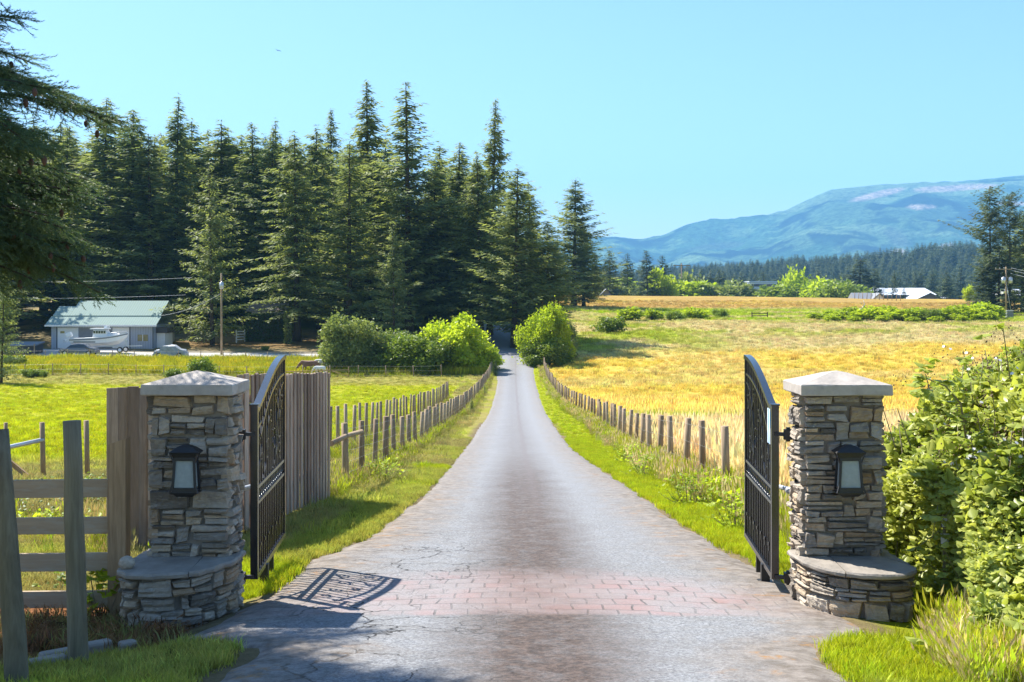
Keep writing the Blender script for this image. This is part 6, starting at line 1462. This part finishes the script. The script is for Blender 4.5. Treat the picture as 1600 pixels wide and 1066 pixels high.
def cable(a, b, sag, r, label, grp=None):
    a = Vector(a); b = Vector(b); m_ = MB(); m_.tube([a.lerp(b, t) - a - Vector((0, 0, sag * 4 * t * (1 - t))) for t in [i / 16 for i in range(17)]], r, 4, cap=False); o = m_.build('overhead_cable', M['cable']); o.location = a; tag(o, label, 'cable', grp)
top = bL + Vector((0, -.2, HL))
cable(P(-60, 440, 150), P(300, 434, 147), .25, .018, 'upper cable crossing the dark wood above the shed'); cable(P(-60, 466, 150), P(290, 461, 147), .2, .018, 'lower cable crossing just above the shed ridge')
cable(top + Vector((0, 0, -2.4)), P(246, 494, 152), .5, .022, 'thin service cable from the left utility pole down to the shed')
for k, (dz, yy) in enumerate(((-.2, 430), (-.6, 436), (-1.2, 443))): cable(bR + Vector((.8, -.1, HR + dz)), P(1700, yy + 6, 205), .3, .035, ('highest', 'middle', 'lowest')[k] + ' of the three cables leaving the right utility pole', 'cables of the right pole')
pole(1065, 500, 412, .28, 'far reddish utility pole with wide crossarm above the town trees', False, 0, 'post'); e = MB(); e.box((0, 0, 0), (7, .3, .3)); o = e.build('pole_crossarm', M['rail']); pz = G(1065, 500); o.location = (pz.x, 499.7, HC + 55 * 500 / F)
for oo in list(C.objects):
    if oo.name.startswith('utility_pole') and abs(oo.location.x - pz.x) < .01 and abs(oo.location.y - 500) < 1: o.parent = oo; o.location = o.location - oo.location; o.name = 'crossarm'
# ------------------------------------------------------------------ town buildings
def bldg(name, x0, x1, ytop, ybase, D, depth, roofh, wm, rm, label, ridge='x', win=0, cat='building'):
    k = D / F; X0, X1 = (x0 - 800) * k, (x1 - 800) * k; zt = HC - (ytop - HY) * k; zb = HC - (ybase - HY) * k - 5; c = Vector(((X0 + X1) / 2, D, zb)); e = empty(name, c); tag(e, label, cat); w = (X1 - X0); h = zt - zb
    mb = MB(); mb.box((0, depth / 2, h / 2), (w, depth, h)); mb.build('walls', M[wm], e); o = .6
    mb = MB()
    if roofh <= 0: mb.box((0, depth / 2, h + .25), (w + .8, depth + .8, .5))
    elif ridge == 'x': mb.add([(-w / 2 - o, -o, h), (w / 2 + o, -o, h), (w / 2 + o, depth + o, h), (-w / 2 - o, depth + o, h), (-w / 2 - o, depth / 2, h + roofh), (w / 2 + o, depth / 2, h + roofh)], [(0, 1, 5, 4), (3, 4, 5, 2), (0, 4, 3), (1, 2, 5), (0, 3, 2, 1)])
    else:
        mb.add([(-w / 2 - o, -o, h), (0, -o, h + roofh), (0, depth + o, h + roofh), (-w / 2 - o, depth + o, h), (w / 2 + o, -o, h), (w / 2 + o, depth + o, h)], [(0, 1, 2, 3), (1, 4, 5, 2)]); mb.add([(-w / 2 - o, -o, h - .35), (0, -o, h + roofh - .35), (0, depth + o, h + roofh - .35), (-w / 2 - o, depth + o, h - .35), (w / 2 + o, -o, h - .35), (w / 2 + o, depth + o, h - .35)], [(0, 1, 2, 3), (1, 4, 5, 2)])
        g = MB(); g.add([(-w / 2, 0, h), (w / 2, 0, h), (0, 0, h + roofh * .97), (-w / 2, .2, h), (w / 2, .2, h), (0, .2, h + roofh * .97)], [(0, 1, 2), (3, 5, 4), (0, 2, 5, 3), (1, 4, 5, 2)]); g.build('gable', M[wm], e)
    mb.build('roof', M[rm], e)
    for r_ in range(win): 
        g = MB(); g.box((0, -.06, h - 1.6 - r_ * 3.3), (w * .92, .1, 1.3)); g.build('window_band', M['glassd'], e)
    return e
bldg('office_building', 1172, 1214, 441, 464, 620, 14, 0, 'wallw', 'whiteroof', 'flat-roofed white office building with dark window bands beyond the trees', win=3)
bldg('white_barn', 1383, 1462, 461, 476, 560, 34, 3.4, 'darkwall', 'whiteroof', 'long barn with broad white metal roof beyond the crest', cat='barn')
bldg('white_barn', 1428, 1478, 470, 478, 540, 20, 3.6, 'brownwall', 'whiteroof', 'lower white-roofed barn wing with brown gable facing the field', ridge='y', cat='barn')
bldg('white_barn', 1474, 1496, 469, 477, 545, 14, 1.4, 'brownwall', 'greyroof', 'small grey-roofed annex at the right end of the barns', ridge='y', cat='barn')
bldg('small_house', 1337, 1364, 467, 477, 400, 7, 2.0, 'wallw', 'greyroof', 'white house with long grey roof left of the barns', cat='house')
bldg('small_house', 1366, 1382, 467, 478, 398, 7, 1.9, 'wallw', 'greyroof', 'white house with small grey gable next to the barns', ridge='y', cat='house')
bldg('small_house', 1384, 1392, 472, 478, 420, 5, .8, 'wallw', 'whiteroof', 'tiny white outbuilding between the house and the barn roof', cat='outbuilding')
bldg('open_barn', 1583, 1640, 461, 474, 330, 14, 1.6, 'darkwall', 'whiteroof', 'white-roofed open barn cut off by the right frame edge', cat='barn')
bldg('white_block', 1283, 1293, 437, 445, 640, 8, 0, 'wallw', 'whiteroof', 'small bright white block showing between the broadleaf trees'); bldg('white_block', 1256, 1267, 441, 446, 650, 8, 0, 'wallw', 'whiteroof', 'thin white roof strip right of the large yellow-green tree')
bldg('small_house', 1042, 1056, 438, 446, 540, 10, 1.0, 'wallw', 'whiteroof', 'pale house roof showing beside the far reddish pole', cat='house')
bldg('grey_tent', 941, 955, 461, 464, 372, 5, 2.0, 'greyroof', 'greyroof', 'small grey pitched tent roof on the crest by the lone conifer', ridge='y', cat='tent')
D = 400; e = empty('white_field_fence', G(1510, D)); tag(e, 'low white fence panels at the crest right of the barns', 'fence'); mb = MB(); mb.box((0, 0, .9), (5.5, .1, 1.0)); mb.build('panel', M['white'], e)
# bird
b = MB(); b.ellipsoid((0, 0, 0), (.09, .28, .08), 8, 6); 
b.add([(0, .1, .02), (-.38, .08, .14), (-.75, -.05, .10), (-.36, -.16, .12), (0, -.12, .02)], [(0, 1, 2, 3, 4)]); b.add([(0, .1, .02), (.36, .08, .10), (.62, -.05, -.05), (.34, -.16, .08), (0, -.12, .02)], [(0, 1, 2, 3, 4)]); b.add([(0, -.25, 0), (-.07, -.42, 0), (.07, -.42, 0)], [(0, 1, 2)])
o = b.build('bird', M['darkwall']); o.location = P(434, 79, 205); o.rotation_euler = (0, R(12), R(15)); tag(o, 'single dark bird gliding high in the clear sky', 'bird')
# ------------------------------------------------------------------ haze
hz = MB(); x0, x1, y0, y1, z0, z1 = -9000, 14000, -300, 10500, -45, 1050
hz.box(((x0 + x1) / 2, (y0 + y1) / 2, (z0 + z1) / 2), (x1 - x0, y1 - y0, z1 - z0)); hm = bpy.data.materials.new('haze'); hm.use_nodes = True; t = hm.node_tree
for nn in list(t.nodes):
    if nn.type == 'BSDF_PRINCIPLED': t.nodes.remove(nn)
pv = t.nodes.new('ShaderNodeVolumePrincipled'); pv.inputs['Color'].default_value = (.24, .57, 1.0, 1); pv.inputs['Density'].default_value = 1.0e-4; pv.inputs['Anisotropy'].default_value = 0.0
t.links.new(pv.outputs[0], [x for x in t.nodes if x.type == 'OUTPUT_MATERIAL'][0].inputs['Volume'])
o = hz.build('haze', hm); tag(o, kind='stuff')
